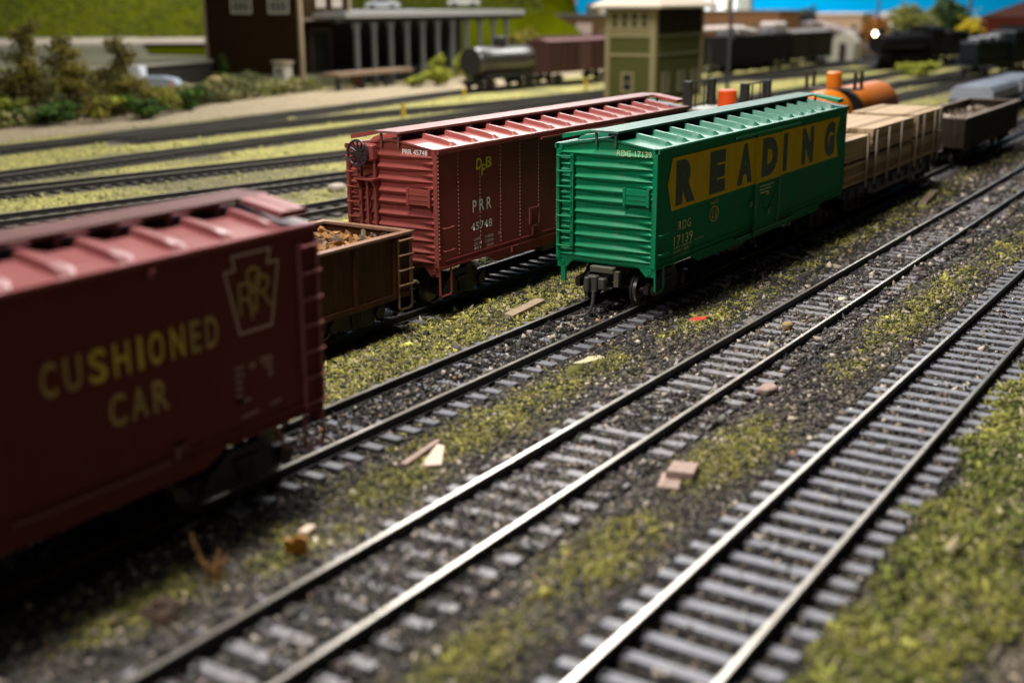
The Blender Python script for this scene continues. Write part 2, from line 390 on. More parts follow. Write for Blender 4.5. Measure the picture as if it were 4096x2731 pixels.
def boxcar(root, m, L=15.16, W=2.95, zb=1.19, ze=4.2, rise=.25, rivets=True, sill_rib=True, near_detail=True, ribs=14, far_lateral=True):
    w = W / 2
    mb = MB()
    mb.box(.06, L - .06, -w + .015, w - .015, zb - .06, ze)
    for s in (-1, 1):
        def sb(x0, x1, d0, d1, z0, z1):
            y0, y1 = sorted((s * (w - .015 + d0), s * (w - .015 + d1))); mb.box(x0, x1, y0, y1, z0, z1)
        sb(.0, .075, -.12, .018, zb - .02, ze - .003)          # corner posts
        sb(L - .075, L, -.12, .018, zb - .02, ze - .003)
        sb(.0, L, -.06, .075, ze - .085, ze + .012)            # eave strip
        sb(.02, L - .02, -.002, .028, zb - .07, zb + .0)       # bottom lip
        if sill_rib: sb(.3, L - .3, -.002, .022, zb + .10, zb + .14)
        y0, y1 = sorted((s * (w - .05), s * (w - .012)))
        mb.prism([(2.2, zb - .06), (2.75, zb - .30), (L - 2.75, zb - .30), (L - 2.2, zb - .06)], 'y', y0, y1)
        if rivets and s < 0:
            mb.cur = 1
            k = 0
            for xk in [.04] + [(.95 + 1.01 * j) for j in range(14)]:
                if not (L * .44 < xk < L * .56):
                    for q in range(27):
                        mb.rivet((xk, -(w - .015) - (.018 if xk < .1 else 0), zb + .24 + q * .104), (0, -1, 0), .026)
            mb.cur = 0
    mb.build('body', [M_side[m], mat('rivet heads with painted highlight', (.50, .25, .21), .45)], root)  # lighter rivet heads: their highlight is painted into the colour
    end_panel(root, 0.02, -1, m, w - .02, zb, ze, rise)
    end_panel(root, L - .02, 1, m, w - .02, zb, ze, rise)
    # roof
    rf = MB()
    n = (w) / 1
    for s in (-1, 1):
        rf.prism([(0, ze + rise), (s * (w + .02), ze + .02), (s * (w + .02), ze - .01), (0, ze + rise - .06)], 'x', .0, L)
        for k in range(1, ribs + 1):
            xk = .9 + 1.003 * (k - 1) if L < 15.3 else L - .9 - .99 * (k - 1)
            def zr(y): return ze + rise + (.02 - rise) * abs(y) / (w + .02)
            ysec = [.40, 1.10, 1.27, 1.38]; hh = [.13, .12, .09, .0]
            v = []; f = []
            for q, (yy, h) in enumerate(zip(ysec, hh)):
                z = zr(yy); b0 = .035 if q < 3 else .0
                v += [(xk - b0 - .02, s * yy, z - .012), (xk - .01, s * yy, z + h * .93), (xk + .02, s * yy, z + h), (xk + .14, s * yy, z + h * .86), (xk + .50 - .10 * q, s * yy, z - .004)]
            for q in range(3):
                for j in range(4):
                    f.append((q * 5 + j, q * 5 + j + 1, q * 5 + 6 + j, q * 5 + 5 + j))
            f += [(0, 1, 2, 3, 4)]
            rf.add(v, f)
        # edge band along the eave
        y0, y1 = sorted((s * (w - .085), s * (w + .045)))
        rf.box(.0, L, y0, y1, ze + .015, ze + .045)
    rf.build('roof', M_top[m], root)
    rb = MB(); rb.box(-.12, L + .12, -.40, .40, ze + rise + .13, ze + rise + .19)
    for k in range(1, ribs + 1):
        xk = L * k / (ribs + 1); rb.box(xk - .05, xk + .05, -.34, .34, ze + rise - .02, ze + rise + .128)
    for yy in (-.135, .13): rb.box(-.121, L + .121, yy - .008, yy + .008, ze + rise + .188, ze + rise + .1925)
    for xe, sg in ((-.03, -1), (L + .03, 1)):
        for yy in (-.28, .28):
            a, b = sorted((xe, xe - sg * .05)); rb.box(a, b, yy - .03, yy + .03, ze + rise - .2, ze + rise + .128)
    rb.build('running_board', mat('worn running board %s' % m.name, [(.22, .085, .075), (.11, .05, .045), (.045, .12, .085)][[M_prr, M_cush, M_grn].index(m)], .5, spec=.38, var=.25), root)
    for xa, xb, s in ((.02, .62, 1), (L - .62, L - .02, -1)):
        lb = MB(); pitch = rise / w
        for q in range(2):
            x0 = xa + q * (xb - xa) * .52; x1 = x0 + (xb - xa) * .46
            lb.prism([(s * .41, ze + rise + .125), (s * 1.32, ze + rise + .08 - pitch * .95), (s * 1.32, ze + rise + .20 - pitch * .95), (s * .41, ze + rise + .19)], 'x', x0, x1)
        lb.build('lateral_board', m, root)
    uf = MB().box(.8, L - .8, -.32, .32, .72, 1.12).box(L / 2 - 1.6, L / 2 - .4, -1.0, -.4, .55, .95).box(L / 2 + .5, L / 2 + 1.3, .2, .9, .5, .9)
    for xk in (4.2, 6.1, 9.2, 11.0): uf.box(xk - .1, xk + .1, -w + .08, w - .08, .85, 1.12)
    uf.build('underframe', M_blk, root)
    bogie(root, 1.55); bogie(root, L - 1.55)
    coupler(root, -.02, -1); coupler(root, L + .02, 1, hose=False)

def end_fittings(root, m, ax=0.0, lad=(1.38, .96), lz=(1.55, 3.93), n=7):
    ladder('ladder', root, m, 'E', ax - .03, lad[0], lad[1], lz[0], lz[1], n, r=.026, stile=.085)
    pb = MB().box(ax - .085, ax - .02, -1.26, -.60, 2.80, 3.19)
    for z in (2.93, 3.06): pb.box(ax - .097, ax - .086, -1.25, -.61, z - .012, z + .012)
    for y in (-1.27, -.59): pb.box(ax - .105, ax - .02, y - .035, y + .035, 2.76, 3.22)
    pb.build('placard_board', m, root)

def grab_iron(root, m, x0, x1, y, z):
    MB().tube([(x0, y, z), (x0, y - .09, z), (x1, y - .09, z), (x1, y, z)], .017, 6).build('grab_iron', m, root, smooth=True)
def step(root, m, x0, x1, y, zt, zb_):
    MB().tube([(x0, y, zt), (x0, y - .01, zb_ + .05), (x0 + .05, y - .01, zb_), (x1 - .06, y - .01, zb_), (x1, y - .01, zb_ + .07), (x1, y, zt)], .033, 6).build('sill_step', m, root, smooth=True)

# ================================================================== green boxcar
W2 = 1.475
g = thing('boxcar', 'green model boxcar with a yellow side band lettered READING in dark block letters', 'boxcar', (0, 0, 0), group='model freight cars in the yard')
boxcar(g, M_grn, rivets=False)
end_fittings(g, M_grn)
yS = -W2 - .006
BT, BB = 3.93, 2.55
band = MB()
band.add([(x, yS, z) for x, z in [(.62, 3.26), (.88, 3.93), (6.62, 3.93), (6.62, BB), (.88, BB)]], [(0, 1, 2, 3, 4)])
band.build('painted_band', M_yel, g)
MB().add([(x, yS, z) for x, z in [(8.64, 3.93), (14.38, 3.93), (14.06, 3.26), (14.38, BB), (8.64, BB)]], [(0, 1, 2, 3, 4)]).build('painted_band', M_yel, g)
# plug door between its posts
dr = MB().box(6.74, 8.52, -W2 - .06, -W2 + .02, 1.13, 4.06)
door = dr.build('door', M_side[M_grn], g)
MB().box(6.745, 8.515, -W2 - .068, -W2 - .061, BB, 3.93).build('painted_band', M_yel, door)
for a in (6.66, 8.60):
    po = MB().box(a - .045, a + .045, -W2 - .072, -W2, 1.12, 4.10).build('door_post', M_grn, g)
    MB().box(a - .046, a + .046, -W2 - .076, -W2, BB, 3.93).build('painted_band', M_yel, po)
MB().box(4.9, 10.2, -W2 - .10, -W2 - .02, 4.03, 4.09).build('door_track', M_grn, g)
MB().box(5.2, 10.0, -W2 - .09, -W2 - .02, 1.07, 1.12).build('door_track', M_grn, g)
db = MB()
for (p0, p1) in (((6.85, 2.28), (7.65, 1.62)), ((8.45, 2.28), (7.65, 1.62)), ((8.42, 1.14), (8.42, 2.5)), ((6.72, 1.15), (6.72, 2.5))):
    db.tube([(p0[0], -W2 - .075, p0[1]), (p1[0], -W2 - .075, p1[1])], .022, 6)
db.box(7.55, 7.75, -W2 - .13, -W2 - .06, 1.52, 1.70).box(6.25, 6.45, -W2 - .05, -W2, 1.9, 2.06)
db.tube([(6.66, -W2 - .08, 1.5), (6.55, -W2 - .10, 1.25), (6.40, -W2 - .12, 1.0)], .035, 6)
db.build('door_bar', M_grn, g, smooth=True)
for ch, a, b in (('R', 1.10, 2.32), ('E', 3.26, 4.36), ('A', 5.24, 6.40), ('I', 8.92, 9.28), ('N', 10.62, 11.74), ('G', 12.84, 13.92)):
    lettering('letter', ch, g, M_let_dk, 'R', a, b, 2.65, 3.83, yS - .006, bold=.085)
lettering('letter', 'D', g, M_let_dk, 'R', 6.98, 8.28, 2.69, 3.85, -W2 - .075, bold=.085)
lettering('lettering', 'RDG', g, M_pale_gold, 'R', 1.36, 2.14, 1.97, 2.21, yS, bold=.004, mono=1.15)
lettering('lettering', '17139', g, M_pale_gold, 'R', 1.10, 2.28, 1.59, 1.84, yS, bold=.004, mono=1.1)
for k, (t, e) in enumerate((('CAPY 110000 LD', 2.25), ('LD LMT 118000', 2.05), ('LT WT 58900', 2.05))):
    lettering('lettering', t, g, M_pale_gold, 'R', 1.09, e, 1.49 - k * .11, 1.56 - k * .11, yS, bold=-.005)
lettering('lettering', 'BUILT 10-60', g, M_pale_gold, 'R', 2.46, 3.0, 1.52, 1.58, yS, bold=-.008)
lettering('lettering', 'INSULATED', g, M_gold, 'R', 3.42, 3.98, 2.36, 2.45, yS, bold=-.005)
ring = [(3.70 + .30 * math.cos(a), 2.08 + .205 * math.sin(a)) for a in np.linspace(0, 2 * PI, 33)]
em = strokes('emblem', [ring], .032, g, M_gold, yS)
strokes('emblem_letters', [[(3.60, 2.22), (3.56, 1.98), (3.68, 1.98)], [(3.75, 1.96), (3.80, 2.2), (3.89, 2.16), (3.88, 2.02), (3.75, 1.96)]], .028, em, M_gold, -.004 + yS)
for k in range(3):
    MB().box(6.95, 8.05 - .2 * k, -W2 - .072, -W2 - .061, 2.40 - .1 * k, 2.43 - .1 * k).build('data_line', M_pale_gold, door)
lettering('lettering', 'DF', door, M_gold, 'R', 7.5, 7.72, 2.1, 2.2, -W2 - .07)
lettering('lettering', 'RDG 17139', g, M_pale_gold, 'E', -.36, -1.34, 4.02, 4.17, -.082, bold=-.008)
for z in (2.02, 1.52): grab_iron(g, M_grn, .14, .62, -W2, z)
step(g, M_grn, .06, .55, -W2 + .02, 1.15, .52)
# ends' left hand step
MB().box(.02, .10, 1.20, 1.34, .55, 1.0).build('sill_step', M_grn, g)

# ================================================================== dark red boxcar on the next track
p = thing('boxcar', 'dark red model boxcar with a round brake wheel on its ribbed end, numbered 45748', 'boxcar', (-2.88, 4.78, 0), rz=.004, group='model freight cars in the yard')
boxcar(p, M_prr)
end_fittings(p, M_prr, lad=(1.38, .98))
bw = MB()
cx, cy, cz, R_ = -.36, .80, 4.06, .325
for k in range(24):
    a = 2 * PI * k / 24; b = 2 * PI * (k + 1) / 24
    bw.tube([(cx, cy + R_ * math.cos(a), cz + R_ * math.sin(a)), (cx, cy + R_ * math.cos(b), cz + R_ * math.sin(b))], .036, 8)
for k in range(12):
    a = 2 * PI * k / 12
    bw.tube([(cx + .04, cy + .09 * math.cos(a), cz + .09 * math.sin(a)), (cx, cy + (R_ - .02) * math.cos(a), cz + (R_ - .02) * math.sin(a))], .026, 6)
w_ = bw.build('brake_wheel', M_bwheel, p, smooth=True)
MB().lathe((0, cy, cz), 'x', [(cx + .03, .06), (cx + .02, .13), (cx + .05, .15), (cx + .12, .14)], 18).build('hub', M_blk, w_, smooth=True)
MB().box(-.30, -.03, .38, 1.05, 3.86, 4.30, ch=.05).build('brake_housing', M_prr, p)
MB().tube([(-.2, .74, 3.86), (-.22, .72, 3.70), (-.19, .74, 3.56), (-.21, .73, 3.46)], .02, 6).build('brake_chain', M_prr, p, smooth=True)
bs = MB().box(-.34, -.03, .36, 1.0, 3.36, 3.41)
for y in (.42, .94): bs.prism([(-.30, 3.36), (-.03, 3.36), (-.03, 2.98), (-.07, 2.98)], 'y', y - .02, y + .02)
bs.build('brake_step', M_prr, p)
for y in (.70, .44): MB().box(-.15, -.09, y - .032, y + .032, 1.15, 3.36 if y > .5 else 4.2).build('brake_rod', M_prr, p)
yP = -W2 - .024
px = 2.88
lettering('lettering', 'D', p, M_gold, 'R', -1.15 + px, -.86 + px, 3.54, 3.83, yP, bold=.02, shear=.1)
lettering('lettering', 'F', p, M_gold, 'R', -.90 + px, -.70 + px, 3.36, 3.66, yP - .002, bold=.02, shear=.1)
lettering('lettering', 'B', p, M_gold, 'R', -.70 + px, -.40 + px, 3.54, 3.83, yP, bold=.02, shear=.1)
lettering('lettering', 'PRR', p, M_wht, 'R', -1.33 + px, -.42 + px, 2.42, 2.74, yP, bold=.012, mono=1.5)
lettering('lettering', '45748', p, M_wht, 'R', -1.41 + px, -.40 + px, 1.92, 2.14, yP, bold=.008, mono=1.1)
for k, (t, a, b) in enumerate((('CAPY', -1.28, -.98), ('LDL MT', -1.28, -.90), ('LTW T', -1.28, -.96))):
    lettering('lettering', t, p, M_wht, 'R', a + px, b + px, 1.63 - .125 * k, 1.71 - .125 * k, yP, bold=-.005)
for k, (t, a, b) in enumerate((('110000', -.74, -.34), ('123000', -.74, -.34), ('54000', -.68, -.34))):
    lettering('lettering', t, p, M_wht, 'R', a + px, b + px, 1.63 - .125 * k, 1.71 - .125 * k, yP, bold=-.008)
lettering('lettering', 'XM', p, M_wht, 'R', -.12 + px, .04 + px, 1.63, 1.71, yP, bold=-.004)
lettering('lettering', 'PRR 45748', p, M_wht, 'E', -.45, -1.24, 4.08, 4.21, -.075, bold=.0)
rt = MB().box(1.56 + px, 2.10 + px, yP - .02, yP + .02, 2.08, 2.13).box(1.55 + px, 1.62 + px, yP - .022, yP + .02, 1.66, 2.13).box(2.06 + px, 2.10 + px, yP - .021, yP + .02, 1.66, 2.08)
rt.build('route_board', M_prr, p)
rt = MB().box(1.70 + px, 2.0 + px, yP - .02, yP + .02, 1.56, 1.60).box(1.69 + px, 1.75 + px, yP - .022, yP + .02, 1.34, 1.60)
rt.build('card_board', M_prr, p)
MB().box(.58 + px, .92 + px, yP - .03, yP + .03, 1.16, 1.19).box(.57 + px, .62 + px, yP - .032, yP + .03, 1.02, 1.19).build('jack_pad', M_prr, p)
for z in (2.20, 1.60): grab_iron(p, M_prr, .20, .60, -W2, z)
step(p, M_prr, .06, .56, -W2 + .02, 1.15, .40)
dd = MB().box(6.7, 8.5, -W2 - .07, -W2 + .01, 1.13, 4.05)
for z in (1.7, 2.3, 2.9, 3.5): dd.box(6.75, 8.45, -W2 - .09, -W2 - .06, z - .04, z + .04)
dd.build('door', M_side[M_prr], p)
MB().box(5.0, 10.2, -W2 - .10, -W2 - .02, 4.03, 4.09).build('door_track', M_prr, p)

# ================================================================== near boxcar, cut off by the left edge of the picture
LC = 15.4
c = thing('boxcar', 'dull oxide red model boxcar lettered CUSHIONED CAR in gold beside a keystone emblem', 'boxcar', (-12.79 - LC, 0, 0), group='model freight cars in the yard')
boxcar(c, M_cush, L=LC, ze=4.30, zb=1.22, rivets=False, ribs=14)
ox = 12.79 + LC
yC = -W2 - .003
for ch, a, b, mm in (('C', -18.23, -17.98, M_gold2), ('U', -17.86, -17.58, M_gold2), ('S', -17.46, -17.16, M_gold), ('H', -17.04, -16.76, M_gold), ('I', -16.62, -16.53, M_gold), ('O', -16.42, -16.14, M_gold), ('N', -16.01, -15.75, M_gold), ('E', -15.63, -15.43, M_gold2), ('D', -15.33, -15.08, M_gold2)):  # S to N in brighter gold: reflected light put into the letter colour
    zt = 3.34 - .025 * (a + 18.2) ; lettering('letter', ch, c, mm, 'R', a + ox, b + ox, 2.80, 3.29, yC, bold=.02)
for ch, a, b in (('C', -17.20, -16.91), ('A', -16.82, -16.52), ('R', -16.42, -16.13)):
    lettering('letter', ch, c, M_gold2, 'R', a + ox, b + ox, 2.09, 2.57, yC, bold=.02)
ks = [(-14.70, 4.10), (-13.87, 4.10), (-13.95, 3.88), (-13.71, 3.88), (-13.93, 2.87), (-14.63, 2.87), (-14.87, 3.88), (-14.66, 3.88), (-14.70, 4.10)]
em = strokes('emblem', [[(x + ox, z) for x, z in ks]], .045, c, M_pink, yC)
def RR(x0, z0, w, h):
    return [[(x0, z0), (x0 + .02, z0 + h), (x0 + w * .7, z0 + h), (x0 + w, z0 + h * .88), (x0 + w, z0 + h * .66), (x0 + w * .7, z0 + h * .52), (x0 + .02, z0 + h * .5)], [(x0 + w * .5, z0 + h * .5), (x0 + w * 1.1, z0 - .0)]]
mono = []
mono += [[(-14.34, 3.06), (-14.40, 3.80), (-14.30, 3.87), (-14.16, 3.82), (-14.12, 3.66), (-14.2, 3.52), (-14.36, 3.5)]]
mono += RR(-14.60, 3.16, .30, .48) + RR(-14.24, 3.20, .28, .50)
strokes('monogram', [[(x + ox, z) for x, z in pl] for pl in mono], .05, em, M_gold2, yC - .002)
dl = []
for z in (2.33, 2.22, 2.11, 2.0, 1.89, 1.78): dl.append([(-14.78, z), (-14.62 - .05 * (z < 2.2), z)])
dl += [[(-14.78, 1.78), (-14.5, 1.78)], [(-14.46, 2.33), (-14.36, 2.33)], [(-14.46, 2.27), (-14.38, 2.27)], [(-14.22, 2.36), (-13.98, 2.36)], [(-14.20, 2.30), (-13.98, 2.30)], [(-14.14, 2.22), (-13.98, 2.22)], [(-14.06, 2.14), (-13.98, 2.14)], [(-14.06, 2.06), (-13.98, 2.06)], [(-14.7, 1.52), (-14.35, 1.54)], [(-14.05, 1.56), (-13.82, 1.58)]]
for pl in dl: strokes('data_line', [[(x + ox, z) for x, z in pl]], .05, c, mat('faint data paint', (.38, .20, .17), .6), yC)
ladder('ladder', c, mat('paler oxide red', (.30, .095, .085), .45), 'R', -W2 - .0, -13.26 + ox, -12.83 + ox, 1.35, 4.02, 7, r=.022, stile=.03)  # ladder paint paler than the car body
# step under the ladder
step(c, M_cush, -13.30 + ox, -12.84 + ox, -W2 + .0, 1.2, .52)
MB().tube([(-13.92 + ox, -W2 + .1, 1.16), (-13.75 + ox, -W2 + .05, .72), (-13.35 + ox, -W2 + .02, .58)], .035, 6).tube([(-13.32 + ox, -W2 + .03, .56), (-13.16 + ox, -W2 + .05, 1.1)], .03, 6).build('brake_rod', M_cush, c, smooth=True)
MB().box(-18.9 + ox, -16.2 + ox, -W2 - .04, -W2 + .0, 1.24, 1.30).build('sill_rail', M_cush, c)
MB().box(-16.10 + ox, -15.86 + ox, -W2 - .06, -W2 + .0, 1.42, 1.48).box(-16.12 + ox, -16.05 + ox, -W2 - .062, -W2 + .0, 1.26, 1.48).build('jack_pad', M_cush, c)
MB().box(-16.35 + ox, -16.25 + ox, -W2 - .10, -W2 + .0, 4.10, 4.2).build('door_stop', M_cush, c)

# ================================================================== gondolas
def gondola(root, L, zb, zt, m, m_cap, nribs, lad_far=True, lad_near=False, t=.07):
    w = W2
    mb = MB()
    mb.box(0, L, -w + .06, -w + .06 + t, zb, zt - .005).box(0, L, w - .06 - t, w - .06, zb, zt - .005)
    mb.box(0, t, -w + .06 + t, w - .06 - t, zb, zt - .005).box(L - t, L, -w + .06 + t, w - .06 - t, zb, zt - .005)
    mb.box(t, L - t, -w + .06 + t, w - .06 - t, zb, zb + .1)
    for s in (-1, 1):
        for k in range(nribs):
            xk = .75 + (L - 1.5) * k / (nribs - 1); y0, y1 = sorted((s * (w - .06), s * w))
            mb.box(xk - .05, xk + .05, y0, y1, zb - .1, zt - .12)
            for q in range(13):
                mb.rivet((xk - .07, s * (w - .06), zb + .05 + q * (zt - zb - .25) / 12), (0, s, 0), .016)
        y0, y1 = sorted((s * (w - .065), s * (w - .02))); mb.box(.1, L - .1, y0, y1, zb - .14, zb - .0)
    for k in range(3):
        for xe, sg in ((0, -1), (L, 1)):
            a, b = sorted((xe, xe + sg * .05)); y = -1 + k; mb.box(a, b, y - .06, y + .06, zb, zt - .1)
    mb.build('body', m, root)
    cp = MB()
    for s in (-1, 1):
        y0, y1 = sorted((s * (w - .20), s * (w + .03))); cp.box(-.03, L + .03, y0, y1, zt - .004, zt + .06)
        y0, y1 = sorted((s * (w - .20), s * (w - .19)))
    cp.box(-.03, .17, -w + .202, w - .202, zt - .004, zt + .06).box(L - .17, L + .03, -w + .202, w - .202, zt - .004, zt + .06)
    cp.build('rim', m_cap, root)
    MB().box(.6, L - .6, -.3, .3, .6, zb - .02).build('underframe', M_blk, root)
    bogie(root, 1.9); bogie(root, L - 1.9); coupler(root, -.02, -1, hose=False); coupler(root, L + .02, 1, hose=False)

def scrap(root_name, label, x0, x1, y0, y1, z, cols, n, seed):
    rr = random.Random(seed); mb = MB()
    nx, ny = 44, 14
    for i in range(nx):
        for j in range(ny):
            mb.v.append((x0 + (x1 - x0) * i / (nx - 1), y0 + (y1 - y0) * j / (ny - 1), z + rr.uniform(-.10, .12) - .25 * abs(j / (ny - 1) - .5)))
    for i in range(nx - 1):
        for j in range(ny - 1):
            q = i * ny + j; mb.f.append((q, q + ny, q + ny + 1, q + 1)); mb.mi.append(0)
    for k in range(n):
        cx = rr.uniform(x0 + .2, x1 - .2); cy = rr.uniform(y0 + .15, y1 - .15); cz = z + rr.uniform(0, .2); mb.cur = rr.choice([0, 1, 1, 2])
        a = rr.uniform(0, PI); ln = rr.uniform(.12, .5); d = Vector((math.cos(a) * ln, math.sin(a) * min(ln, .3), rr.uniform(-.15, .2)))
        if rr.random() < .5: mb.tube([Vector((cx, cy, cz)) - d / 2, Vector((cx, cy, cz + rr.uniform(0, .12))), Vector((cx, cy, cz)) + d / 2], rr.uniform(.03, .07), 5)
        else:
            u = Vector((rr.gauss(0, 1), rr.gauss(0, 1), rr.gauss(0, .6))).normalized() * rr.uniform(.06, .19); w_ = u.cross(Vector((rr.gauss(0, 1), rr.gauss(0, 1), 1))).normalized() * rr.uniform(.05, .14); t_ = Vector((0, 0, .03))
            q = Vector((cx, cy, cz)); pp = [q - u - w_, q + u - w_, q + u * .8 + w_, q - u * .7 + w_]
            mb.add([x for x in pp] + [x + t_ for x in pp], [(0, 3, 2, 1), (4, 5, 6, 7), (0, 1, 5, 4), (1, 2, 6, 5), (2, 3, 7, 6), (3, 0, 4, 7)])
    o = mb.build(root_name, cols)
    return tag(o, label, 'scrap load', kind='stuff')
M_s1 = mat('rust dust', (.24, .11, .03), .8, var=.5, scale=8, bump=.4)
M_s2 = mat('orange rust', (.34, .15, .04), .65, var=.5, scale=6)
M_s3 = mat('dull iron scrap', (.20, .16, .12), .45, metal=.4, var=.4, scale=6)
gd = thing('gondola_car', 'brown model gondola with a worn pale rim, loaded with rusty scrap', 'gondola', (-3.93 - 13.4, 4.78, 0), group='model freight cars in the yard')
gondola(gd, 13.4, .86, 2.30, M_rust, M_rustcap, 9)
ladder('ladder', gd, M_rustcap, 'R', -W2 + .06, 12.80, 13.32, 1.05, 2.18, 4, r=.03, proud=.08)
step(gd, M_rustcap, 12.80, 13.32, -W2 + .04, .95, .42)
scrap('scrap_metal', 'tangled rusty scrap heaped inside the brown gondola', -17.1, -4.15, 4.78 - 1.3, 4.78 + 1.3, 2.02, [M_s1, M_s2, M_s3], 1100, 3)

M_gon2 = mat('blackened brown gondola', (.035, .024, .015), .6, spec=.2, var=.4, scale=3, grime=.4)
g2 = thing('gondola_car', 'blackish model gondola with ribbed sides behind the lumber load', 'gondola', (33.9, 0, 0), group='model freight cars in the yard')
gondola(g2, 13.2, .86, 2.25, M_gon2, mat('scuffed taupe edge', (.22, .17, .13), .6, var=.4), 14)
for z in (1.2, 1.75): grab_iron(g2, M_gon2, .15, .6, -W2 + .05, z)
scrap('rubble_load', 'taupe rubble with a pale lump inside the blackish gondola', 34.2, 46.8, -1.28, 1.28, 1.75, [mat('taupe rubble', (.20, .15, .115), .85, var=.4, scale=5), mat('pale rubble', (.42, .33, .26), .8, var=.3), M_gon2], 160, 5)
ch = MB(); rr = random.Random(8)
for k in range(7):
    a = k * .9; ch.lathe((35.9 + .45 * math.cos(a), .15 + .35 * math.sin(a), 1.85), 'z', [(-.2, .42), (.1, .36), (.34 + .1 * math.sin(k), .2), (.42, .05)], 7)
tag(ch.build('stone_lump', mat('pale rubble', (.42, .33, .26), .8)), 'pale broken stone lump sitting on the rubble in the gondola', 'stone')

# ================================================================== flatcar with lumber
fc = thing('flatcar', 'dark model flatcar with grey stakes carrying tan lumber stacks', 'flatcar', (15.45, 0, 0), group='model freight cars in the yard')
fd = MB().box(0, 14.3, -W2 + .02, W2 - .02, 1.02, 1.16); fd.build('deck', M_deck, fc)
sd = MB()
for s in (-1, 1):
    y0, y1 = sorted((s * (W2 - .10), s * (W2 - .03))); sd.prism([(0, 1.02), (0, .86), (2.6, .84), (3.6, .62), (10.7, .62), (11.7, .84), (14.3, .86), (14.3, 1.02)], 'y', y0, y1)
sd.build('side_sill', M_blk, fc)
for k in range(13):
    for s in (-1, 1):
        y0, y1 = sorted((s * (W2 - .03), s * (W2 + .06))); xk = .45 + k * 1.115
        MB().box(xk - .09, xk + .09, y0, y1, .78, 1.08, ch=.015).build('stake_pocket', M_deck, fc)
bogie(fc, 1.9); bogie(fc, 12.4); coupler(fc, -.02, -1, hose=False); coupler(fc, 14.32, 1, hose=False)
for xk in (2.45, 3.55, 5.2, 6.95, 9.3, 10.4, 12.2, 13.1):
    for s in (-1, 1):
        y0, y1 = sorted((s * (W2 - .01), s * (W2 + .055))); MB().box(xk - .055, xk + .055, y0, y1, 1.0, 3.05 + .1 * (xk > 5.5)).build('stake', M_stake, fc)
def lumber(name, label, x0, x1, z1, seed, yoff=0):
    rr = random.Random(seed); root = thing(name, label, 'lumber stack', ((x0 + x1) / 2, 0, 1.165), group='lumber stacks on the flatcar')
    cx = (x0 + x1) / 2; h = z1 - 1.165; tiers = 2
    for q in range(tiers):
        mb = MB(); zz0 = q * h / tiers + (.09 if q else 0.07); nl = 6; nb = 9
        for l in range(nl):
            za = zz0 + (h / tiers - .09) * l / nl; zb2 = zz0 + (h / tiers - .09) * (l + 1) / nl - .012
            for b in range(nb):
                ya = -1.40 + 2.80 * b / nb; e0 = rr.uniform(-.10, .08); e1 = rr.uniform(-.08, .10); mb.cur = rr.choice([0, 0, 1])
                mb.box(x0 - cx + .12 + e0 * .6, x1 - cx - .12 + e1 * .6, ya + .006, ya + 2.80 / nb - .006, za, zb2 + rr.uniform(-.01, .01))
        bd = mb.build('board_bundle', [M_wood, M_wood2], root)
        for xx in (-.3, .32):
            sp = MB().box((x1 - x0) * xx - .05, (x1 - x0) * xx + .05, -1.36, 1.36, zz0 - .075, zz0 - .003); sp.build('spacer', M_wood2, root)
    return root
lumber('lumber_stack', 'tan lumber stack tight behind the green boxcar, lowest of the load', 15.42, 18.55, 2.95, 1)
lumber('lumber_stack', 'longest tan lumber stack in the middle of the flatcar', 18.62, 24.6, 3.12, 2)
lumber('lumber_stack', 'tan lumber stack at the far end of the flatcar next to the blackish gondola', 24.72, 29.6, 3.18, 3)

